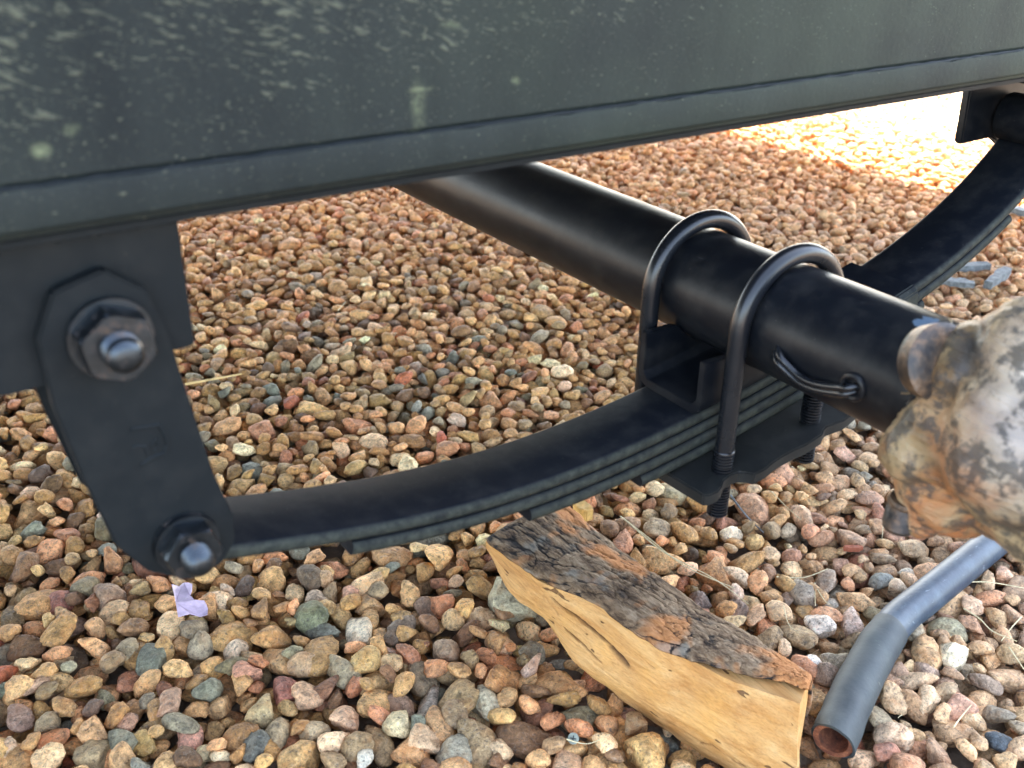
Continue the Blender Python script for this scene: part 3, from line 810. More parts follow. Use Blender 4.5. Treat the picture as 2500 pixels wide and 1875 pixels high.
def nut_bolt(x, z, y0, af, tk, flange, dia, stub, par, rust=0.0, rot=.3):
    b_ = empty('bolt', (0, 0, 0)); b_.parent = par
    b_.location = (-par.location[0]+x, -par.location[1]+y0, -par.location[2]+z+ZO)
    # flange washer
    MB().lathe([(0, flange*.96), (.0012, flange), (.0028, flange*.97), (.0045, af*.62)], (x, y0, z), (0, -1, 0), 40).build('washer', M_ZINC, b_, angle=40)
    hx = MB(); R = af/math.sqrt(3)
    rings = [(.0030, 1.0, 0), (tk-.0018, 1.0, 0), (tk, .90, 0)]
    V = []; nseg = 36
    for t_, s_, _ in rings:
        for k in range(nseg):
            a = 2*math.pi*k/nseg+rot
            hexr = (af/2)/math.cos(((a-rot+math.pi/6) % (math.pi/3))-math.pi/6)
            rad_ = min(hexr, R*.99) if s_ == 1.0 else min(hexr*.96, R*.90)
            V.append((x+math.cos(a)*rad_, y0-t_, z+math.sin(a)*rad_))
    Fc = [(i*nseg+k, i*nseg+(k+1) % nseg, (i+1)*nseg+(k+1) % nseg, (i+1)*nseg+k) for i in range(2) for k in range(nseg)]
    Fc += [tuple(range(2*nseg, 3*nseg))]
    hx.add(V, Fc); hx.build('nut', M_ZINC, b_, angle=25)
    pr = [(tk-.002, dia/2)]
    t_ = tk
    while t_ < tk+stub-.004:
        pr += [(t_, dia/2), (t_+.0006, dia/2-.0006)]; t_ += .0013
    pr += [(tk+stub-.003, dia/2-.0004), (tk+stub-.0012, dia/2-.0018), (tk+stub, dia/2-.0042)]
    MB().lathe(pr, (x, y0, z), (0, -1, 0), 32).build('shank', M_ZINC, b_, angle=60)
nut_bolt(-.4110, .0860, -.0352, .0275, .0165, .0168, .0155, .0110, shackle, rot=.15)
nut_bolt(-.3940, -.0225, -.0352, .0240, .0145, .0152, .0140, .0105, shackle, rot=.35)
# bolt heads on the inner side
for x, z in ((-.411, .086), (-.394, -.0225)):
    MB().lathe([(-.0620, .0068), (0, .0068), (.001, .0125), (.009, .0125), (.010, .011)], (x, .0352, z), (0, 1, 0), 6).build('bolt_head', M_ZINC, shackle)

# ------------------------------------------------------------------ axle
axle = empty('axle', (0, 0, ZO))
tag(axle, 'round satin black axle tube running diagonally across the picture', 'axle')
R_A = .0372
def tube_prof():
    P = [(0, R_A-.002), (.001, R_A)]
    P += [(.1, R_A), (.5, R_A), (1.0, R_A), (1.9, R_A)]
    return P
MB().lathe([(0, R_A-.0015), (.0015, R_A)]+[(.02+i*.05, R_A) for i in range(40)]+[(2.06, R_A)], (0, -.168, 0), (0, 1, 0), 96).build('axle_tube', M_AXLE, axle, angle=60)
# stub end fading into the hub, with a weld ring
wr = []
for k in range(90):
    a = 2*math.pi*k/90
    wr.append((math.cos(a)*(R_A+.0006), -.163+.0012*noise.noise(Vector((k*.6, 0, 0))), math.sin(a)*(R_A+.0006)))
MB().tube(wr, [.0030+.0010*noise.noise(Vector((k*.9, 5, 0))) for k in range(90)], 8, closed=True).build('weld_ring', M_AXLE, axle)
# spring seat: a channel along the spring, walls up against the tube
sl_ = (top_z(.05)-top_z(-.05))/.1
seat_poly = [(-.031, .030), (-.031, -.001), (-.027, -.0052+.0052), (.027, 0), (.031, -.001), (.031, .030), (.0250, .030), (.0250, .008), (.0215, .0055), (-.0215, .0055), (-.0250, .008), (-.0250, .030)]
def seat_mesh():
    V = []
    xs_ = [-.060+.120*i/24 for i in range(25)]
    prof = [(-.0310, 'T'), (-.0310, .009), (-.0285, .0027), (-.0220, 0), (.0220, 0), (.0285, .0027), (.0310, .009), (.0310, 'T'), (.0255, 'T'), (.0255, .0108), (.0215, .0062), (-.0215, .0062), (-.0255, .0108), (-.0255, 'T')]
    n_ = len(prof)
    for x in xs_:
        zb = top_z(x)+.0004
        zt = -.0205 if abs(x) > .037 else -math.sqrt(max(R_A**2-x*x, 0))-.0004
        if abs(x) > .0300: zt = min(-.0205, zt)
        for y, h in prof: V.append((x, y, (zt if h == 'T' else zb+h)))
    Fc = [(i*n_+k, i*n_+(k+1) % n_, (i+1)*n_+(k+1) % n_, (i+1)*n_+k) for i in range(24) for k in range(n_)]
    q = [(0, 1, 12, 13), (1, 2, 11, 12), (2, 3, 11), (3, 4, 10, 11), (4, 5, 10), (5, 6, 9, 10), (6, 7, 8, 9)]
    Fc += q+[tuple(k+24*n_ for k in c) for c in q]
    return V, Fc
V, Fc = seat_mesh()
MB().add(V, Fc).build('spring_seat', M_AXLE, axle, bevel=.0006)
# brake wire: two strands lying on the tube, entering a grommet
cp = [(-171, -55), (-176, -64), (-171.5, -71), (-166, -78), (-161.5, -85), (-160, -92), (-161, -99), (-164, -107), (-168, -115), (-172, -122), (-175, -127)]
def onc(a, y, r): a = math.radians(a); return Vector((math.cos(a)*r, y/1000, math.sin(a)*r))
def smooth_pts(P, n=6):
    Q = []
    for i in range(len(P)-1):
        p0 = P[max(i-1, 0)]; p1 = P[i]; p2 = P[i+1]; p3 = P[min(i+2, len(P)-1)]
        for k in range(n):
            t = k/n
            Q.append(.5*((2*p1)+(p2-p0)*t+(2*p0-5*p1+4*p2-p3)*t*t+(3*p1-p0-3*p2+p3)*t**3))
    Q.append(P[-1]); return Q
wire = empty('brake_wire', (0, 0, 0)); wire.parent = axle; wire.location = (0, 0, 0)
for s_ in (-1, 1):
    P = []
    for i, (a, y) in enumerate(cp[1:]):
        rr_ = R_A+.0030
        if i == 0: rr_ = R_A-.003
        if i >= len(cp)-2: rr_ = R_A-.004
        d_ = (0 if i in () else s_*2.2)
        P.append(onc(a-d_*1.55, y+d_*-.40, rr_))
    MB().tube(smooth_pts(P), .0025, 12).build('strand', M_BOLT, wire)
gc = onc(-176, -124.5, R_A+.0004); ax_ = Vector((gc.x, 0, gc.z)).normalized()
u_ = ax_.orthogonal().normalized(); v_ = ax_.cross(u_)
MB().tube([gc+(u_*math.cos(2*math.pi*k/28)+v_*math.sin(2*math.pi*k/28))*.0070 for k in range(28)], .0021, 10, closed=True).build('grommet', M_AXLE, wire)

# ------------------------------------------------------------------ U-bolts
def ubolt(y, label):
    o = empty('u_bolt', (0, y, ZO)); tag(o, label, 'U-bolt', 'U-bolts clamping the axle to the spring')
    Rb, rb = .0446, .00635
    P = [(-Rb, y, -.1)]
    zr = -.094 if y < 0 else -.094
    P = [(-Rb, y, zr+(-zr)*i/12) for i in range(12)]
    P += [(-Rb*math.cos(math.pi*k/40), y, Rb*math.sin(math.pi*k/40)) for k in range(41)]
    P += [(Rb-.006*((i+1)/12)**1.2, y, zr*(i+1)/12) for i in range(12)]
    MB().tube(P, rb, 28, up=(0, 1, 0)).build('rod', M_BOLT, o)
    for s_ in (-1, 1):
        z = -.082 if s_ < 0 else -.062; end = -.1330 if s_ < 0 else -.118
        pr = [(0, rb+.0001)]
        t_ = .0008
        while t_ < (z-end)-.001:
            pr += [(t_, rb+.0007), (t_+.0008, rb+.0007), (t_+.0012, rb-.0011), (t_+.0016, rb-.0011)]; t_ += .0022
        pr += [((z-end)-.0006, rb), (z-end, rb-.0012)]
        MB().lathe(pr, (s_*Rb if s_ < 0 else Rb-.0060, y, z), (0, 0, -1), 32).build('thread', M_BOLT, o, angle=70)
ubolt(-.0412, 'black U-bolt over the axle nearest the brake wire and wrapped hub')
ubolt(.0412, 'black U-bolt over the axle on the inner side of the spring')

# ------------------------------------------------------------------ tie plate under the spring
PL = [(-73.7,-24.8),(-72.3,-53.1),(-67.1,-50.3),(-59.3,-51.5),(-56.3,-59.4),(-50,-61.0),(-41.3,-60.4),(-30.2,-60.2),(-25.2,-59.5),(-22.4,-62.2),(-15.4,-59.7),(-5.6,-57.8),(6.1,-57.6),(11.5,-58.9),(14.9,-62.1),(25.6,-58.8),(42.2,-56.7),(54.6,-56.5),(59.7,-48.9)]
poly = [(-74,0)]+PL[:2]+[(-68.5,-56.0),(-63,-56.6),(-57.5,-54.5),(-52,-50.5),(-45,-49.2),(-38.5,-51),(-35,-55.5),(-33.2,-59.2),(-28,-59.8),(-22.4,-59.9),(-15.4,-58.4),(-5.6,-57.8),(6.1,-58.2),(14.9,-59.4),(24,-58.9),(32,-58.4),(36.5,-55.6),(41,-54.2),(47,-55.4),(54.6,-57.2),(62,-56.2),(74,-54.0),(84,-48),(85,0)]
poly += [(x, -y) for x, y in poly[-2:0:-1]]
V = []; n_ = len(poly); tk = .0088
def plz(x): return -.0985+.15*(x+.05)
for dz in (0, -tk):
    for x, y in poly: V.append((x/1000, y/1000, plz(x/1000)+dz))
tie = MB().add(V, [tuple(range(n_)), tuple(range(2*n_-1, n_-1, -1))]+[(i, (i+1) % n_, n_+(i+1) % n_, n_+i) for i in range(n_)]).build('tie_plate', M_CUT, None, bevel=.0009)
tag(tie, 'black clamp plate with scalloped edge under the spring below the U-bolts', 'clamp plate')

# ------------------------------------------------------------------ grease-covered hub wrapped in plastic
def hub_mats():
    mt, t, b = newmat('greasy_plastic_wrap'); co = geo(t)
    a = noise_tex(t, co, 20, 5, .58, .6); f = noise_tex(t, co, 55, 8, .74, .3); g = noise_tex(t, co, 200, 4, .6)
    c = ramp(t, a, [(.30, (.05, .034, .018)), (.40, (.16, .100, .045)), (.50, (.27, .19, .095)), (.60, (.36, .275, .155)), (.74, (.46, .39, .28))])
    sep = N(t, 'ShaderNodeSeparateXYZ'); t.links.new(co, sep.inputs[0])
    # whiter plastic towards the open end, brown oil low down
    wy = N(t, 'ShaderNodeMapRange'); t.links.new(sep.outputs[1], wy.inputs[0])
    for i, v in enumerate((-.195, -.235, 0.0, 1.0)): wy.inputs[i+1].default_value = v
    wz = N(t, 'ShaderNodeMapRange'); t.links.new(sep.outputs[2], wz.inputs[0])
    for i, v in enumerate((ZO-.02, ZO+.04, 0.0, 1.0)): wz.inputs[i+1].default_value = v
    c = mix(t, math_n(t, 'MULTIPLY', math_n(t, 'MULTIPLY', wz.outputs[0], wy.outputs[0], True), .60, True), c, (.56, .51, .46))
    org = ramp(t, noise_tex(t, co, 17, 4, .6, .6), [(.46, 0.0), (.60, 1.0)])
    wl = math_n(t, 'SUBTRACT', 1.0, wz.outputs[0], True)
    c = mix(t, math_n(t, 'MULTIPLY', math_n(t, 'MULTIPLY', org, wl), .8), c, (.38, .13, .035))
    dk = ramp(t, math_n(t, 'ADD', f, math_n(t, 'MULTIPLY', g, .25)), [(.615, 0.0), (.69, 1.0)])
    c = mix(t, math_n(t, 'MULTIPLY', dk, .80), c, (.035, .033, .030))
    t.links.new(c, b.inputs['Base Color'])
    b.inputs['Roughness'].default_value = .50
    b.inputs['Specular IOR Level'].default_value = .4
    b.inputs['Coat Weight'].default_value = .18
    b.inputs['Coat Roughness'].default_value = .2
    bump(t, math_n(t, 'ADD', noise_tex(t, co, 60, 5, .65, .8, vscale=(1.0, .35, 2.6)), math_n(t, 'MULTIPLY', f, .4)), b, .0045)
    m2, t2, b2 = newmat('rusty_greasy_steel'); co = geo(t2)
    f2 = noise_tex(t2, co, 120, 5, .65)
    c2 = ramp(t2, f2, [(.35, (.020, .017, .016)), (.5, (.055, .038, .026)), (.62, (.13, .075, .040)), (.75, (.18, .15, .12))])
    t2.links.new(c2, b2.inputs['Base Color']); b2.inputs['Roughness'].default_value = .4
    b2.inputs['Metallic'].default_value = .25
    bump(t2, f2, b2, .001)
    return mt, m2
M_WRAP, M_RUSTY = hub_mats()
hub = empty('wrapped_hub', (0, -.2, ZO))
tag(hub, 'greasy wheel hub wrapped in clear plastic on the near end of the axle', 'wheel hub')
def voxel(parts, vox, name, mat, par, amp=(.004, .0015), seed=0, smooth_it=3):
    V = []; Fc = []
    for mb in parts:
        n0 = len(V); V += [Vector((v.x, v.y, v.z+ZO)) for v in mb.V]; Fc += [tuple(i+n0 for i in f) for f in mb.F]
    me0 = bpy.data.meshes.new('tmp'); me0.from_pydata([tuple(v) for v in V], [], Fc)
    import bmesh
    bm = bmesh.new(); bm.from_mesh(me0); bmesh.ops.recalc_face_normals(bm, faces=bm.faces); bm.to_mesh(me0); bm.free()
    o0 = bpy.data.objects.new('tmp', me0); COL.objects.link(o0)
    md = o0.modifiers.new('r', 'REMESH'); md.mode = 'VOXEL'; md.voxel_size = vox; md.use_smooth_shade = True
    ms = o0.modifiers.new('s', 'SMOOTH'); ms.iterations = smooth_it
    dg = bpy.context.evaluated_depsgraph_get(); dg.update()
    me = bpy.data.meshes.new_from_object(o0.evaluated_get(dg))
    bpy.data.objects.remove(o0)
    off = Vector((seed*7.1, 3, 1))
    nr = [v.normal.copy() for v in me.vertices]
    for v, n_ in zip(me.vertices, nr):
        p = v.co
        k = noise.fractal(p*28+off, .9, 2.1, 4)*amp[0]
        # folds of the plastic
        fo = 1-abs(noise.noise(Vector((p.x*50, p.y*28, p.z*50))+off)*2); k += (fo**4)*amp[1]
        v.co = p+n_*k
    me.polygons.foreach_set('use_smooth', [True]*len(me.polygons))
    me.materials.clear(); me.materials.append(mat)
    o = bpy.data.objects.new(name, me); COL.objects.link(o)
    o.parent = par
    L = par.location.copy(); q = par.parent
    while q is not None: L += q.location; q = q.parent
    o.location = -L
    return o
def ball(c, r, sq=(1, 1, 1)):
    V, Fc = ico(3)
    return MB().add([(c[0]+v[0]*r*sq[0], c[1]+v[1]*r*sq[1], c[2]+v[2]*r*sq[2]) for v in V], [tuple(f) for f in Fc])
core = [MB().lathe([(0, .040), (.004, .050), (.018, .056), (.05, .062), (.10, .066), (.2, .072)], (0, -.170, 0), (0, -1, 0), 48),
        ball((-.030, -.186, .028), .026, (1, .8, 1.1)), ball((-.048, -.190, .000), .024), ball((-.060, -.182, -.008), .017),
        ball((-.040, -.192, -.030), .024), ball((-.044, -.184, -.044), .014, (1, 1, 1.4)), ball((-.018, -.190, -.050), .020, (1.2, 1, .9)),
        ball((-.02, -.215, .045), .034), ball((.01, -.23, .055), .034), ball((-.035, -.23, .01), .045), ball((.02, -.22, -.04), .036),
        MB().tube([(.052, -.212, -.040), (.052, -.206, -.062), (.048, -.201, -.080), (.044, -.200, -.088)], [.02, .016, .013, .0115], 14)]
voxel(core, .0028, 'plastic_wrap', M_WRAP, hub, (.0036, .0012), 1)
# flange lobe with its slot, and the stud end poking out
fl = MB().lathe([(0, .012), (.001, .0190), (.011, .0205), (.0125, .018), (.013, .010)], (-.0435, -.1690, .0330), (-.22, -.85, .34), 36)
fl.build('flange_ear', M_RUSTY, hub, angle=50)
MB().tube([(-.0545+.003*k, -.1835-.0005*k, .0250+.0033*k) for k in range(6)], [.0015, .0030, .0036, .0036, .0028, .0012], 10).build('slot_edge', M_RUSTY, hub)
MB().lathe([(0, .0085), (.002, .0092)]+[(.003+i*.0008, .0092-(.0006 if i % 2 else 0)) for i in range(20)]+[(.020, .0085), (.021, .006)], (-.0520, -.1800, -.0420), (.05, .10, -1), 28).build('stud', M_RUSTY, hub, angle=60)
rs = random.Random(3)
for k in range(5):
    p = Vector((-.040+rs.uniform(-.012, .012), -.172, .010+rs.uniform(-.03, .03)))
    Q = [p]; d_ = Vector((rs.uniform(-.5, .1), rs.uniform(.2, .8), rs.uniform(-.3, .9))).normalized()
    for i in range(7):
        d_ = (d_+Vector((rs.uniform(-.4, .4), rs.uniform(-.4, .4), rs.uniform(-.4, .4)))).normalized(); Q.append(Q[-1]+d_*.0028)
    MB().tube(Q, .0006, 6).build('plastic_thread', M_WRAP, hub)

# ------------------------------------------------------------------ split log
LG = [tuple(Vector(q) for q in s) for s in LOGSEC]
def cr(P, t):
    n_ = len(P)-1; t = min(max(t*n_, 0), n_-1e-6); i = int(t); f = t-i
    p0, p1, p2, p3 = P[max(i-1, 0)], P[i], P[i+1], P[min(i+2, n_)]
    return .5*((2*p1)+(p2-p0)*f+(2*p0-5*p1+4*p2-p3)*f*f+(3*p1-p0-3*p2+p3)*f**3)
def wood_mat():
    mt, t, b = newmat('split_wood'); co = geo(t)
    tc = N(t, 'ShaderNodeTexCoord')
    sv = (26, 2.2, 26)
    g1 = noise_tex(t, co, 3.2, 5, .6, .5, vscale=(22, 2.6, 22)); g2 = noise_tex(t, co, 9, 5, .65, .3, vscale=(30, 2.0, 30)); p = noise_tex(t, co, 26, 4, .6)
    c = ramp(t, g1, [(.25, (.34, .14, .032)), (.42, (.43, .215, .070)), (.58, (.51, .285, .105)), (.78, (.59, .37, .165))])
    c = mix(t, math_n(t, 'MULTIPLY', ramp(t, g2, [(.30, 1.0), (.42, 0.0)]), .55), c, (.30, .14, .045))
    c = mix(t, math_n(t, 'MULTIPLY', ramp(t, p, [(.45, 0.0), (.7, 1.0)]), .5), c, (.62, .32, .085))
    nicks = ramp(t, noise_tex(t, co, 60, 2, .4, .2, vscale=(2.2, .5, 2.2)), [(.285, 1.0), (.305, 0.0)])
    c = mix(t, math_n(t, 'MULTIPLY', nicks, .85), c, (.10, .045, .018))
    cra = N(t, 'ShaderNodeAttribute', attribute_name='crack')
    c = mix(t, ramp(t, cra.outputs['Fac'], [(.12, 0.0), (.6, .55), (1.0, .95)]), c, (.070, .028, .010))
    fib = noise_tex(t, co, 14, 5, .7, .2, vscale=(60, 3.0, 60))
    c = mix(t, 1.0, c, ramp(t, fib, [(.3, .74), (.5, 1.0), (.7, 1.12)]), 'MULTIPLY')
    t.links.new(c, b.inputs['Base Color']); b.inputs['Roughness'].default_value = .72
    b.inputs['Specular IOR Level'].default_value = .25
    h = math_n(t, 'ADD', math_n(t, 'ADD', g1, g2), math_n(t, 'MULTIPLY', nicks, -1.5))
    bump(t, h, b, .0016)
    return mt
def bark_mat():
    mt, t, b = newmat('pine_bark'); co = geo(t)
    a = N(t, 'ShaderNodeAttribute', attribute_name='relief')
    h = a.outputs['Fac']
    n1 = noise_tex(t, co, 55, 5, .65, .5, vscale=(1.6, .55, 1.6)); n2 = noise_tex(t, co, 330, 4, .65, .2, vscale=(1.6, .5, 1.6)); n3 = noise_tex(t, co, 19, 3, .5, .3)
    c = ramp(t, math_n(t, 'ADD', math_n(t, 'MULTIPLY', n1, .7), math_n(t, 'MULTIPLY', n2, .3)), [(.33, (.018, .013, .010)), (.42, (.075, .045, .026)), (.50, (.18, .115, .065)), (.59, (.28, .195, .12)), (.72, (.42, .32, .21))])
    red = ramp(t, n3, [(.52, 0.0), (.60, 1.0)])
    c = mix(t, math_n(t, 'MULTIPLY', red, .75), c, mix(t, n2, (.33, .10, .03), (.66, .30, .10)))
    gr = ramp(t, noise_tex(t, co, 30, 3, .5, .4), [(.60, 0.0), (.68, 1.0)])
    c = mix(t, math_n(t, 'MULTIPLY', gr, .4), c, (.24, .25, .22))
    c = mix(t, ramp(t, h, [(.36, 1.0), (.52, 0.0)]), c, (.020, .016, .014))
    t.links.new(c, b.inputs['Base Color']); b.inputs['Roughness'].default_value = .85
    b.inputs['Specular IOR Level'].default_value = .2
    bump(t, math_n(t, 'ADD', n2, n1), b, .0022)
    return mt
M_WOOD, M_BARK = wood_mat(), bark_mat()
log = empty('split_log', (-.03, .02, ZO-.34))
tag(log, 'split piece of firewood with dark bark lying on the gravel below the spring', 'firewood')
NL = 300
Bp = [s[0] for s in LG]; Rp = [s[1] for s in LG]; Kp = [s[2] for s in LG]
cracks = [((.245, .24), (.275, .30), (.31, .30), (.355, .33), (.41, .36), (.465, .45)), ((.295, .60), (.34, .60), (.40, .66)), ((.215, .28), (.27, .48)), ((.50, .22), (.53, .27), (.57, .26)), ((.70, .86), (.735, .78), (.80, .82), (.86, .79)), ((.42, .38), (.468, .455))]
def crack_depth(s, q):
    d_ = 0
    for cr_, wd, dp in zip(cracks, (.022, .017, .010, .008, .013, .042), (.0040, .0032, .0020, .0016, .0026, .0040)):
        for a, b_ in zip(cr_[:-1], cr_[1:]):
            ax, ay = (s-a[0])*3.2, (q-a[1]); bx, by = (b_[0]-a[0])*3.2, b_[1]-a[1]
            t = max(0, min(1, (ax*bx+ay*by)/(bx*bx+by*by)))
            dist = math.hypot(ax-bx*t, ay-by*t)+.006*noise.noise(Vector((s*60, q*9, 0)))
            d_ = max(d_, dp*math.exp(-(dist/(wd*.8))**2))
    return d_
# wood body: front split face, top edge, back, underside
V = []; NF = 60
secs = []; CRK = []
for i in range(NL+1):
    s = i/NL
    B, R_, K = cr(Bp, s), cr(Rp, s), cr(Kp, s)
    ax_ = (cr(Bp, min(s+.01, 1))-cr(Bp, max(s-.01, 0))).normalized()
    nf = (R_-B).cross(ax_).normalized()
    if nf.x > 0: nf = -nf
    row = []; crk = []
    for k in range(NF+1):
        q = k/NF      # 0 = ridge, 1 = bottom
        p = R_.lerp(B, q)
        bulge = .0035*math.sin(math.pi*q)+.0030*noise.noise(Vector((s*4, q*2.2, 1.3)))+.0009*noise.noise(Vector((s*9, q*22, 4)))+.0006*noise.noise(Vector((s*30, q*40, 2)))
        edge = .0022*noise.noise(Vector((s*22, 0, 7))) if q == 1 else 0
        cd_ = crack_depth(s, q)
        p = p+nf*(bulge-cd_)+Vector((0, 0, edge))
        row.append(p); crk.append(min(cd_/.0035, 1))
    back = K+Vector((.001, 0, -.002)); low = Vector((K.x-.006, K.y, min(B.z, K.z-.035)+.004)); 
    for k in range(1, 6): row.append(B.lerp(low, k/5)+Vector((0, 0, .002*noise.noise(Vector((s*20, k, 3))))))
    for k in range(1, 6): row.append(low.lerp(back, k/5)+Vector((.006*math.sin(math.pi*k/5), 0, 0)))
    for k in range(1, 12): row.append(back.lerp(R_, k/12)+Vector((0, 0, -.002+.0075*math.sin(math.pi*(1-k/12)*.9))))
    crk += [0]*(len(row)-len(crk)); CRK += crk
    secs.append(row)
n_ = len(secs[0])
V = [p for r in secs for p in r]
Fc = [(i*n_+k, i*n_+(k+1) % n_, (i+1)*n_+(k+1) % n_, (i+1)*n_+k) for i in range(NL) for k in range(n_)]
c0 = sum(secs[0], Vector())/n_; c1 = sum(secs[-1], Vector())/n_
V += [c0, c1]
Fc += [(k, (k+1) % n_, len(V)-2) for k in range(n_)]+[(NL*n_+(k+1) % n_, NL*n_+k, len(V)-1) for k in range(n_)]
me = bpy.data.meshes.new('wood'); me.from_pydata([(v.x, v.y, v.z+ZO) for v in V], [], Fc)
at = me.attributes.new('crack', 'FLOAT', 'POINT'); at.data.foreach_set('value', CRK+[0, 0])
me.polygons.foreach_set('use_smooth', [len(f) == 4 for f in Fc]); me.materials.append(M_WOOD)
import bmesh
bm = bmesh.new(); bm.from_mesh(me); bmesh.ops.recalc_face_normals(bm, faces=bm.faces)
for e in bm.edges:
    if len(e.link_faces) == 2 and e.calc_face_angle(0) > math.radians(50): e.smooth = False
bm.to_mesh(me); bm.free()
wo = bpy.data.objects.new('wood', me); COL.objects.link(wo); wo.parent = log; wo.location = -log.location
# bark: plates with deep furrows laid over the top
NB = 70; NLB = 330
V = []; rel = []
for i in range(NLB+1):
    s = i/NLB
    R_, K, B = cr(Rp, s), cr(Kp, s), cr(Bp, s)
    for k in range(NB+1):
        q = k/NB
        e = .0022*noise.noise(Vector((s*26, 0, 11)))+.0035*noise.noise(Vector((s*7, 0, 12)))
        if q <= .8:
            st_ = .34*min(max((s-.66)/.26, 0), 1)**.8+.03*noise.noise(Vector((s*30, 1, 1)))*(s > .6)
            qq = st_+(1-st_)*(q/.8)
            p = R_.lerp(K, qq)
            p.z += .0075*math.sin(math.pi*min(qq, 1)*.9)
        else:
            f = (q-.8)/.2
            p = K+Vector((.004*math.sin(f*2.4), 0, -.035*f))
        wv = Vector((s*.38*70, q*.13*150, 0))
        w1 = noise.noise(Vector((s*11, q*5, 3)))*.9
        w2 = noise.noise(Vector((s*34, q*22, 5)))*.35
        vx = noise.voronoi(Vector((s*9+w1+w2, q*7.5+w1*.8+w2, .5)), distance_metric='DISTANCE')[0]
        plate = min((vx[1]-vx[0])*3.6, 1.0)
        vy = noise.voronoi(Vector((s*17+w2, q*26+w1, 2.5)), distance_metric='DISTANCE')[0]
        sub = min((vy[1]-vy[0])*3, 1.0)
        fine = noise.fractal(Vector((s*44, q*50, 8)), .9, 2.1, 4)
        h = .40*plate+.08*sub+.30+.20*fine+.18*noise.noise(Vector((s*6, q*4, 6)))
        h = max(0, min(1.15, h))
        ed = min(1, q/.05) if q < .05 else 1
        ed *= min(1, s/.012, (1-s)/.012)
        nrm = Vector((.12 if q < .8 else .85, 0, 1 if q < .8 else .3)).normalized()
        p = p+nrm*(.0038*h*ed-.0008)+Vector((e*(1-min(q*6, 1)), 0, 0))
        V.append(p); rel.append(h)
m1 = NB+1
top_n = len(V)
Fc = [(i*m1+k, i*m1+k+1, (i+1)*m1+k+1, (i+1)*m1+k) for i in range(NLB) for k in range(NB)]
bark = MB().add(V, Fc)
me = bpy.data.meshes.new('bark'); me.from_pydata([(v.x, v.y, v.z+ZO) for v in V], [], Fc)
at = me.attributes.new('relief', 'FLOAT', 'POINT'); at.data.foreach_set('value', rel)
me.polygons.foreach_set('use_smooth', [True]*len(me.polygons)); me.materials.append(M_BARK)
bo = bpy.data.objects.new('bark', me); COL.objects.link(bo); bo.parent = log; bo.location = -log.location
sd_ = bo.modifiers.new('thick', 'SOLIDIFY'); sd_.thickness = .003; sd_.offset = -1

# ------------------------------------------------------------------ pipe with a sleeve
def pipe_mats():
    mt, t, b = newmat('sleeve_rubber'); co = geo(t)
    n1 = noise_tex(t, co, 24, 5, .6, .6); n2 = noise_tex(t, co, 260, 4, .6)
    c = mix(t, ramp(t, n1, [(.4, 0.0), (.75, 1.0)]), (.020, .028, .033), (.046, .058, .056))
    sc_ = ramp(t, noise_tex(t, co, 85, 4, .7), [(.66, 0.0), (.74, 1.0)])
    c = mix(t, math_n(t, 'MULTIPLY', sc_, .5), c, (.15, .165, .13))
    t.links.new(c, b.inputs['Base Color']); b.inputs['Roughness'].default_value = .6
    bump(t, n2, b, .0002)
    m2, t2, b2 = newmat('blue_grey_pipe'); co = geo(t2)
    n1 = noise_tex(t2, co, 40, 5, .6, vscale=(1, 1, 1))
    c = mix(t2, ramp(t2, n1, [(.4, 0.0), (.75, 1.0)]), (.022, .036, .056), (.060, .085, .11))
    sc_ = ramp(t2, noise_tex(t2, co, 160, 3, .6, vscale=(.4, 1.6, 1)), [(.66, 0.0), (.72, 1.0)])
    c = mix(t2, math_n(t2, 'MULTIPLY', sc_, .5), c, (.22, .26, .29))
    t2.links.new(c, b2.inputs['Base Color']); b2.inputs['Roughness'].default_value = .42
    bump(t2, noise_tex(t2, co, 300, 3, .6), b2, .0002)
    m3, t3, b3 = newmat('rust'); co = geo(t3)
    c = ramp(t3, noise_tex(t3, co, 180, 5, .7), [(.3, (.06, .022, .012)), (.5, (.17, .055, .025)), (.7, (.33, .12, .05))])
    t3.links.new(c, b3.inputs['Base Color']); b3.inputs['Roughness'].default_value = .85
    bump(t3, noise_tex(t3, co, 300, 4, .7), b3, .001)
    return mt, m2, m3
M_SLEEVE, M_PIPE, M_RUST = pipe_mats()
pipe = empty('pipe', (.1, -.08, ZO-.33))
tag(pipe, 'bent steel pipe in a grey sleeve with a rusty open end on the gravel', 'pipe')
PZ = -.3195
p0 = Vector((.0280, -.1165, PZ)); p1 = Vector((.0800, -.0925, PZ)); p2 = Vector((.1660, -.0575, PZ)); p3 = Vector((.345, -.034, PZ-.001)); p4 = Vector((.47, -.018, PZ-.001))
ctr = smooth_pts([p0, p0.lerp(p1, .5), p1, p1.lerp(p2, .55), p2-(p2-p1).normalized()*.016+Vector((.001, -.001, 0)), p2+(p3-p2).normalized()*.020, p2.lerp(p3, .34), p2.lerp(p3, .6), p3, p4], 8)
# steel pipe with wall thickness
def hollow(P, ro, ri, n=40):
    mb = MB(); mb.tube(P, ro, n, caps=False); n0 = len(mb.V); mb.tube(P, ri, n, caps=False)
    N_ = len(P)
    for k in range(n):
        mb.F.append((k, (k+1) % n, n0+(k+1) % n, n0+k)); a = (N_-1)*n
        mb.F.append((a+k, a+(k+1) % n, n0+a+(k+1) % n, n0+a+k))
    return mb
hollow(ctr[:10], .0152, .0112).build('pipe_end', M_RUST, pipe, angle=60)
MB().tube(ctr[9:], .0152, 40).build('pipe_body', M_PIPE, pipe, angle=60)
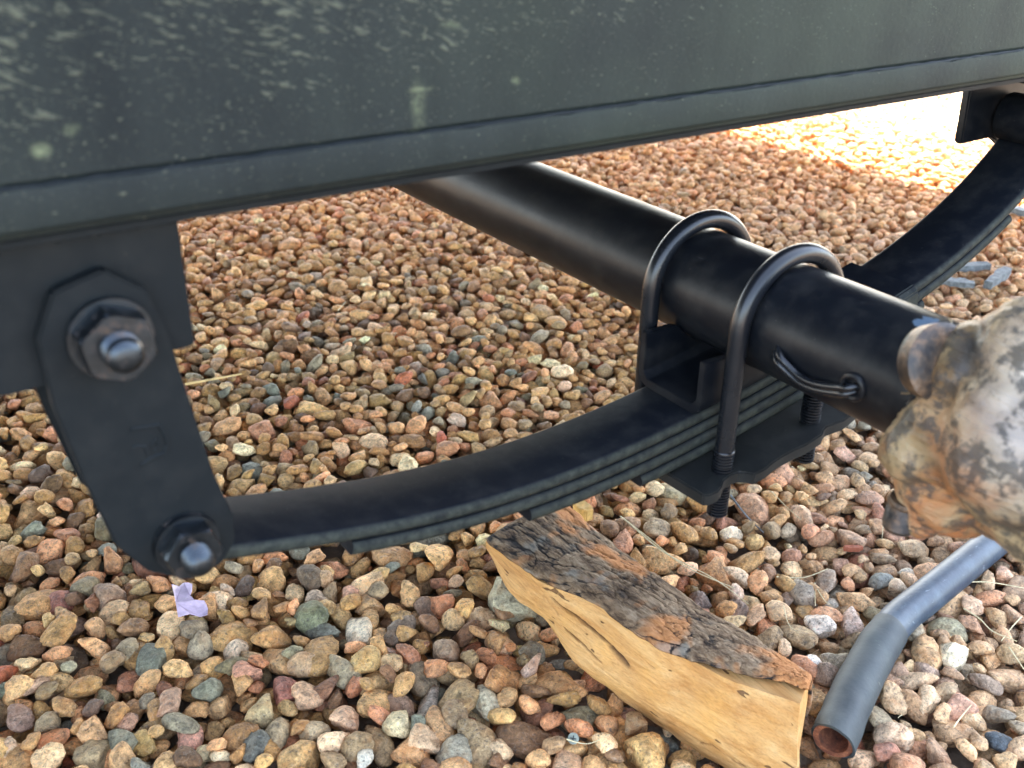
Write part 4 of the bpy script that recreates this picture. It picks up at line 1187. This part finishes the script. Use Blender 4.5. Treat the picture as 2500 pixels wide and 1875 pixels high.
# sleeve: slightly ragged at both ends
i1 = 37
sv = MB(); P = ctr[1:i1]; n_ = 44; N_ = len(P); u_ = Vector((0, 0, 1)); Vv = []
for lay, rad_ in ((0, .0172), (1, .0153)):
    for i, p in enumerate(P):
        t_ = (P[min(i+1, N_-1)]-P[max(i-1, 0)]).normalized(); u2 = (u_-t_*u_.dot(t_)).normalized(); v2 = t_.cross(u2)
        for k in range(n_):
            a = 2*math.pi*k/n_; off = 0
            if i == 0: off = -.003+.0055*math.cos(a-.6)*-1+.0012*noise.noise(Vector((math.cos(a)*2, math.sin(a)*2, 1)))
            if i == N_-1: off = .004*math.cos(a+2.2)
            r_ = rad_+(.0007*noise.noise(Vector((i*.25, math.cos(a)*1.5, math.sin(a)*1.5))) if lay == 0 else 0)
            if lay == 0: r_ -= .0012*max(0, (i-(N_-12))/11)**2; r_ += .0004*math.sin(i*.7+a)*0
            Vv.append(p+t_*off+(u2*math.cos(a)+v2*math.sin(a))*r_)
Fc = []
for lay in (0, 1):
    b0 = lay*N_*n_
    for i in range(N_-1):
        for k in range(n_): Fc.append((b0+i*n_+k, b0+i*n_+(k+1) % n_, b0+(i+1)*n_+(k+1) % n_, b0+(i+1)*n_+k))
b1 = N_*n_
for k in range(n_):
    Fc.append((k, (k+1) % n_, b1+(k+1) % n_, b1+k)); a = (N_-1)*n_
    Fc.append((a+k, a+(k+1) % n_, b1+a+(k+1) % n_, b1+a+k))
MB().add(Vv, Fc).build('sleeve', M_SLEEVE, pipe, angle=60)

# ------------------------------------------------------------------ small things on the gravel
def flat_mat(name, c, rough=.7, var=.2, scale=200):
    mt, t, b = newmat(name); co = geo(t)
    n1 = noise_tex(t, co, scale, 4, .6)
    lo = tuple(q*(1-var) for q in c); hi = tuple(min(q*(1+var), .95) for q in c)
    t.links.new(ramp(t, n1, [(.3, lo), (.7, hi)]), b.inputs['Base Color']); b.inputs['Roughness'].default_value = rough
    bump(t, n1, b, .0004)
    return mt
M_STRAW = flat_mat('dry_straw', (.62, .52, .30)); M_STRAW2 = flat_mat('straw_stick', (.66, .47, .20))
M_PURP = flat_mat('lilac_plastic', (.50, .38, .48), .55, .22, 140)
M_GREYBARK = flat_mat('grey_bark', (.13, .14, .14), .8, .6, 120)
M_GRN = flat_mat('pale_green_coating', (.20, .215, .17), .75, .15, 300); M_OCH = flat_mat('ochre_wood_chip', (.62, .36, .10), .7, .3, 150); M_REDB = flat_mat('red_bark', (.28, .08, .035), .8, .4, 150)
M_BLK = flat_mat('dark_slot', (.03, .035, .03), .6)
strawlab = ['short yellow straw stick lying just past the rear shackle', 'long dry straw draped along the bark side of the log, upper of two', 'long dry straw draped along the bark side of the log, lower of two', 'pale straw with a bright tip between log and pipe', 'thin grey splinter beside the big orange stone under the clamp plate',
 'thin straw beside the splinter under the clamp plate', 'curled dry stalk below the wrapped hub', 'long curved stalk beyond the sleeve end of the pipe', 'short forked twig beside the long curved stalk', 'straw lying beside the blue end of the pipe at the picture edge',
 'green-yellow grass blade at the lower picture edge beyond the pipe', 'short grass blade lying near the open end of the pipe', 'tiny curved straw beside the pipe sleeve', 'thin upright straw among pale stones above the log end', 'fine dry stem lying behind the green screw', 'short straw leaning on stones beyond the spring',
 'short straw far under the axle', 'fine curled thread of straw near the white quartz', 'fine straw crossing the stones above the log end']
for i, s in enumerate(STRAW):
    P = []
    rad_ = .0007 if i not in (0,) else .0016
    if i in (4,): rad_ = .0012
    if i in (5, 13, 14, 17, 18, 6, 12): rad_ = .00045
    for k, (x, y) in enumerate(s):
        lift = .0085
        if i in (1, 2): lift = 0
        z = (ground_z(x, y, .005)+.002) if i not in (1, 2) else (.066 if k == 0 else .058)-.012*k/3
        if i == 0: z += .006
        if i in (1, 2): x = x-.012; z = .0680-.003*k
        P.append(Vector((x, y, z-ZO)))
    zm = [p.z for p in P]
    if i not in (1, 2):
        mz = sorted(zm)[-1]
        for p in P: p.z = .5*p.z+.5*mz
    Q = smooth_pts(P, 6)
    o = MB().tube(Q, [rad_*(1-.5*k/len(Q)) for k in range(len(Q))], 7).build('straw', M_STRAW2 if i == 0 else (M_GREYBARK if i == 4 else M_STRAW))
    tag(o, strawlab[i], 'straw', 'bits of straw on the gravel')
# torn lilac plastic
pp = [(-.3249,.328),(-.3189,.3275),(-.3150,.3290),(-.3139,.3277),(-.3118,.3232),(-.3096,.318),(-.3124,.311),(-.3151,.3094),(-.3147,.3050),(-.314,.302),(-.3115,.2990),(-.3088,.2975),(-.3066,.2975),(-.3060,.2940),(-.3063,.2903),(-.3091,.2843),(-.3150,.2868),(-.3220,.2915),(-.3315,.2938),(-.3290,.305),(-.3265,.318)]
zt = ground_z(-.318, .305, .015)+.001-ZO
V = []; n_ = len(pp)
for dz in (.0009, 0):
    for x, y in pp: V.append((x, y, zt+dz+.0030*math.sin((y-.29)*90)+.0022*math.sin(x*420)+.0010*noise.noise(Vector((x*300, y*300, 0)))+(.2*(y-.305))))
o = MB().add(V, [tuple(range(n_)), tuple(range(2*n_-1, n_-1, -1))]+[(i, (i+1) % n_, n_+(i+1) % n_, n_+i) for i in range(n_)]).build('plastic_scrap', M_PURP, None, smooth=False)
tag(o, 'torn lilac L-shaped scrap of plastic on the gravel below the shackle', 'scrap')
# screw
zs = ground_z(-.129, -.004, .006)+.006-ZO
scw = empty('screw', (-.129, -.004, zs+ZO)); tag(scw, 'pale green screw with a cross-slot head between stones left of the log', 'screw')
hd = Vector((-.55, -.45, .70)).normalized()
MB().lathe([(0, .0012), (.0004, .0038), (.0012, .0043), (.0018, .0042), (.0020, .0036)], (-.129, -.004, zs), hd, 28).build('screw_head', M_GRN, scw, angle=40)
MB().lathe([(0, .0018)]+[(.001+i*.0009, .0019 if i % 2 else .0012) for i in range(18)]+[(.019, .0004)], (-.129, -.004, zs), -hd, 16).build('screw_thread', M_GRN, scw)
c_ = Vector((-.129, -.004, zs))+hd*.0021; u_ = hd.orthogonal().normalized(); v_ = hd.cross(u_)
for a, b_ in ((u_, v_), (v_, u_)):
    q = [c_+a*.0022*s1+b_*.0005*s2+hd*h_ for h_ in (-.0004, .00015) for s1, s2 in ((-1, -1), (1, -1), (1, 1), (-1, 1))]
    MB().add(q, [(0,1,2,3), (4,5,6,7), (0,1,5,4), (1,2,6,5), (2,3,7,6), (3,0,4,7)]).build('slot', M_BLK, scw)
# bark chips
def chip(name, a, b_, wid, th, mat, label, lift=.004, cat='bark chip', grp=None):
    a = Vector(a).to_3d(); b_ = Vector(b_).to_3d(); d_ = b_-a; sd2 = Vector((-d_.y, d_.x, 0)).normalized()
    n_ = 9; V = []; z = max(ground_z(a.x, a.y, .006), ground_z(b_.x, b_.y, .006), ground_z(*(a.lerp(b_, .5))[:2], .006))+lift*.3-ZO
    rs = random.Random(name+str(round(a.x, 3)))
    top_ = []; 
    for i in range(n_):
        p = a.lerp(b_, i/(n_-1)); wv = wid*(.5+.5*math.sin(math.pi*(i+.6)/n_))*rs.uniform(.7, 1.2)
        top_.append((p+sd2*wv*.5, p-sd2*wv*.5))
    for dz in (0, th):
        for l, r_ in top_:
            V.append((l.x, l.y, z+dz+rs.uniform(-.001, .001)*1)); V.append((r_.x, r_.y, z+dz+rs.uniform(-.001, .001)))
    Fc = []
    for lay in (0, 1):
        for i in range(n_-1):
            k = lay*2*n_+2*i; Fc.append((k, k+1, k+3, k+2))
    for i in range(n_-1):
        k = 2*i; Fc.append((k, k+2, k+2+2*n_, k+2*n_)); Fc.append((k+1, k+3, k+3+2*n_, k+1+2*n_))
    Fc += [(0, 1, 1+2*n_, 2*n_), (2*n_-2, 2*n_-1, 4*n_-1, 4*n_-2)]
    o = MB().add(V, Fc).build(name, mat, None, bevel=.0008)
    tag(o, label, cat, grp); return o
G1 = 'flakes of old bark beyond the axle'
chip('bark_flake', (1.372, .618), (1.385, .545), .030, .010, M_GREYBARK, 'grey bark flake at the picture edge beside the upper end of the spring', grp=G1)
chip('bark_flake', (.9889, .463), (1.0568, .4303), .022, .010, M_GREYBARK, 'pale grey bark flake beside the spring, middle one of the row', grp=G1)
chip('bark_flake', (.975, .379), (1.064, .402), .020, .012, M_GREYBARK, 'narrow tilted grey bark flake nearest the wrapped hub', grp=G1)
chip('bark_flake', (.9226, .4365), (.9577, .3909), .026, .008, M_GREYBARK, 'dark grey bark flake tight against the spring clip end', grp=G1)
chip('wood_chip', (.0550, .2353), (.0540, .2116), .014, .012, M_OCH, 'bright ochre wood chip at the far end of the log', cat='wood chip')
chip('bark_flake', (.2332, .0437), (.2487, .0336), .007, .004, M_REDB, 'small red-brown bark sliver among stones between log and hub')
# stone that props the raised end of the log
V, Fc = pebble(3, 777)
o = obj('prop_stone', (V*np.array([.020, .024, .017])@rotm(.5, .1, 0).T+np.array([-.079, .152, .016])).tolist(), Fc.tolist(), M_STONE)
o.color = (*[float(q) for q in lin((150, 140, 112))], 1)
tag(o, 'rounded speckled stone wedged under the raised end of the log', 'stone')
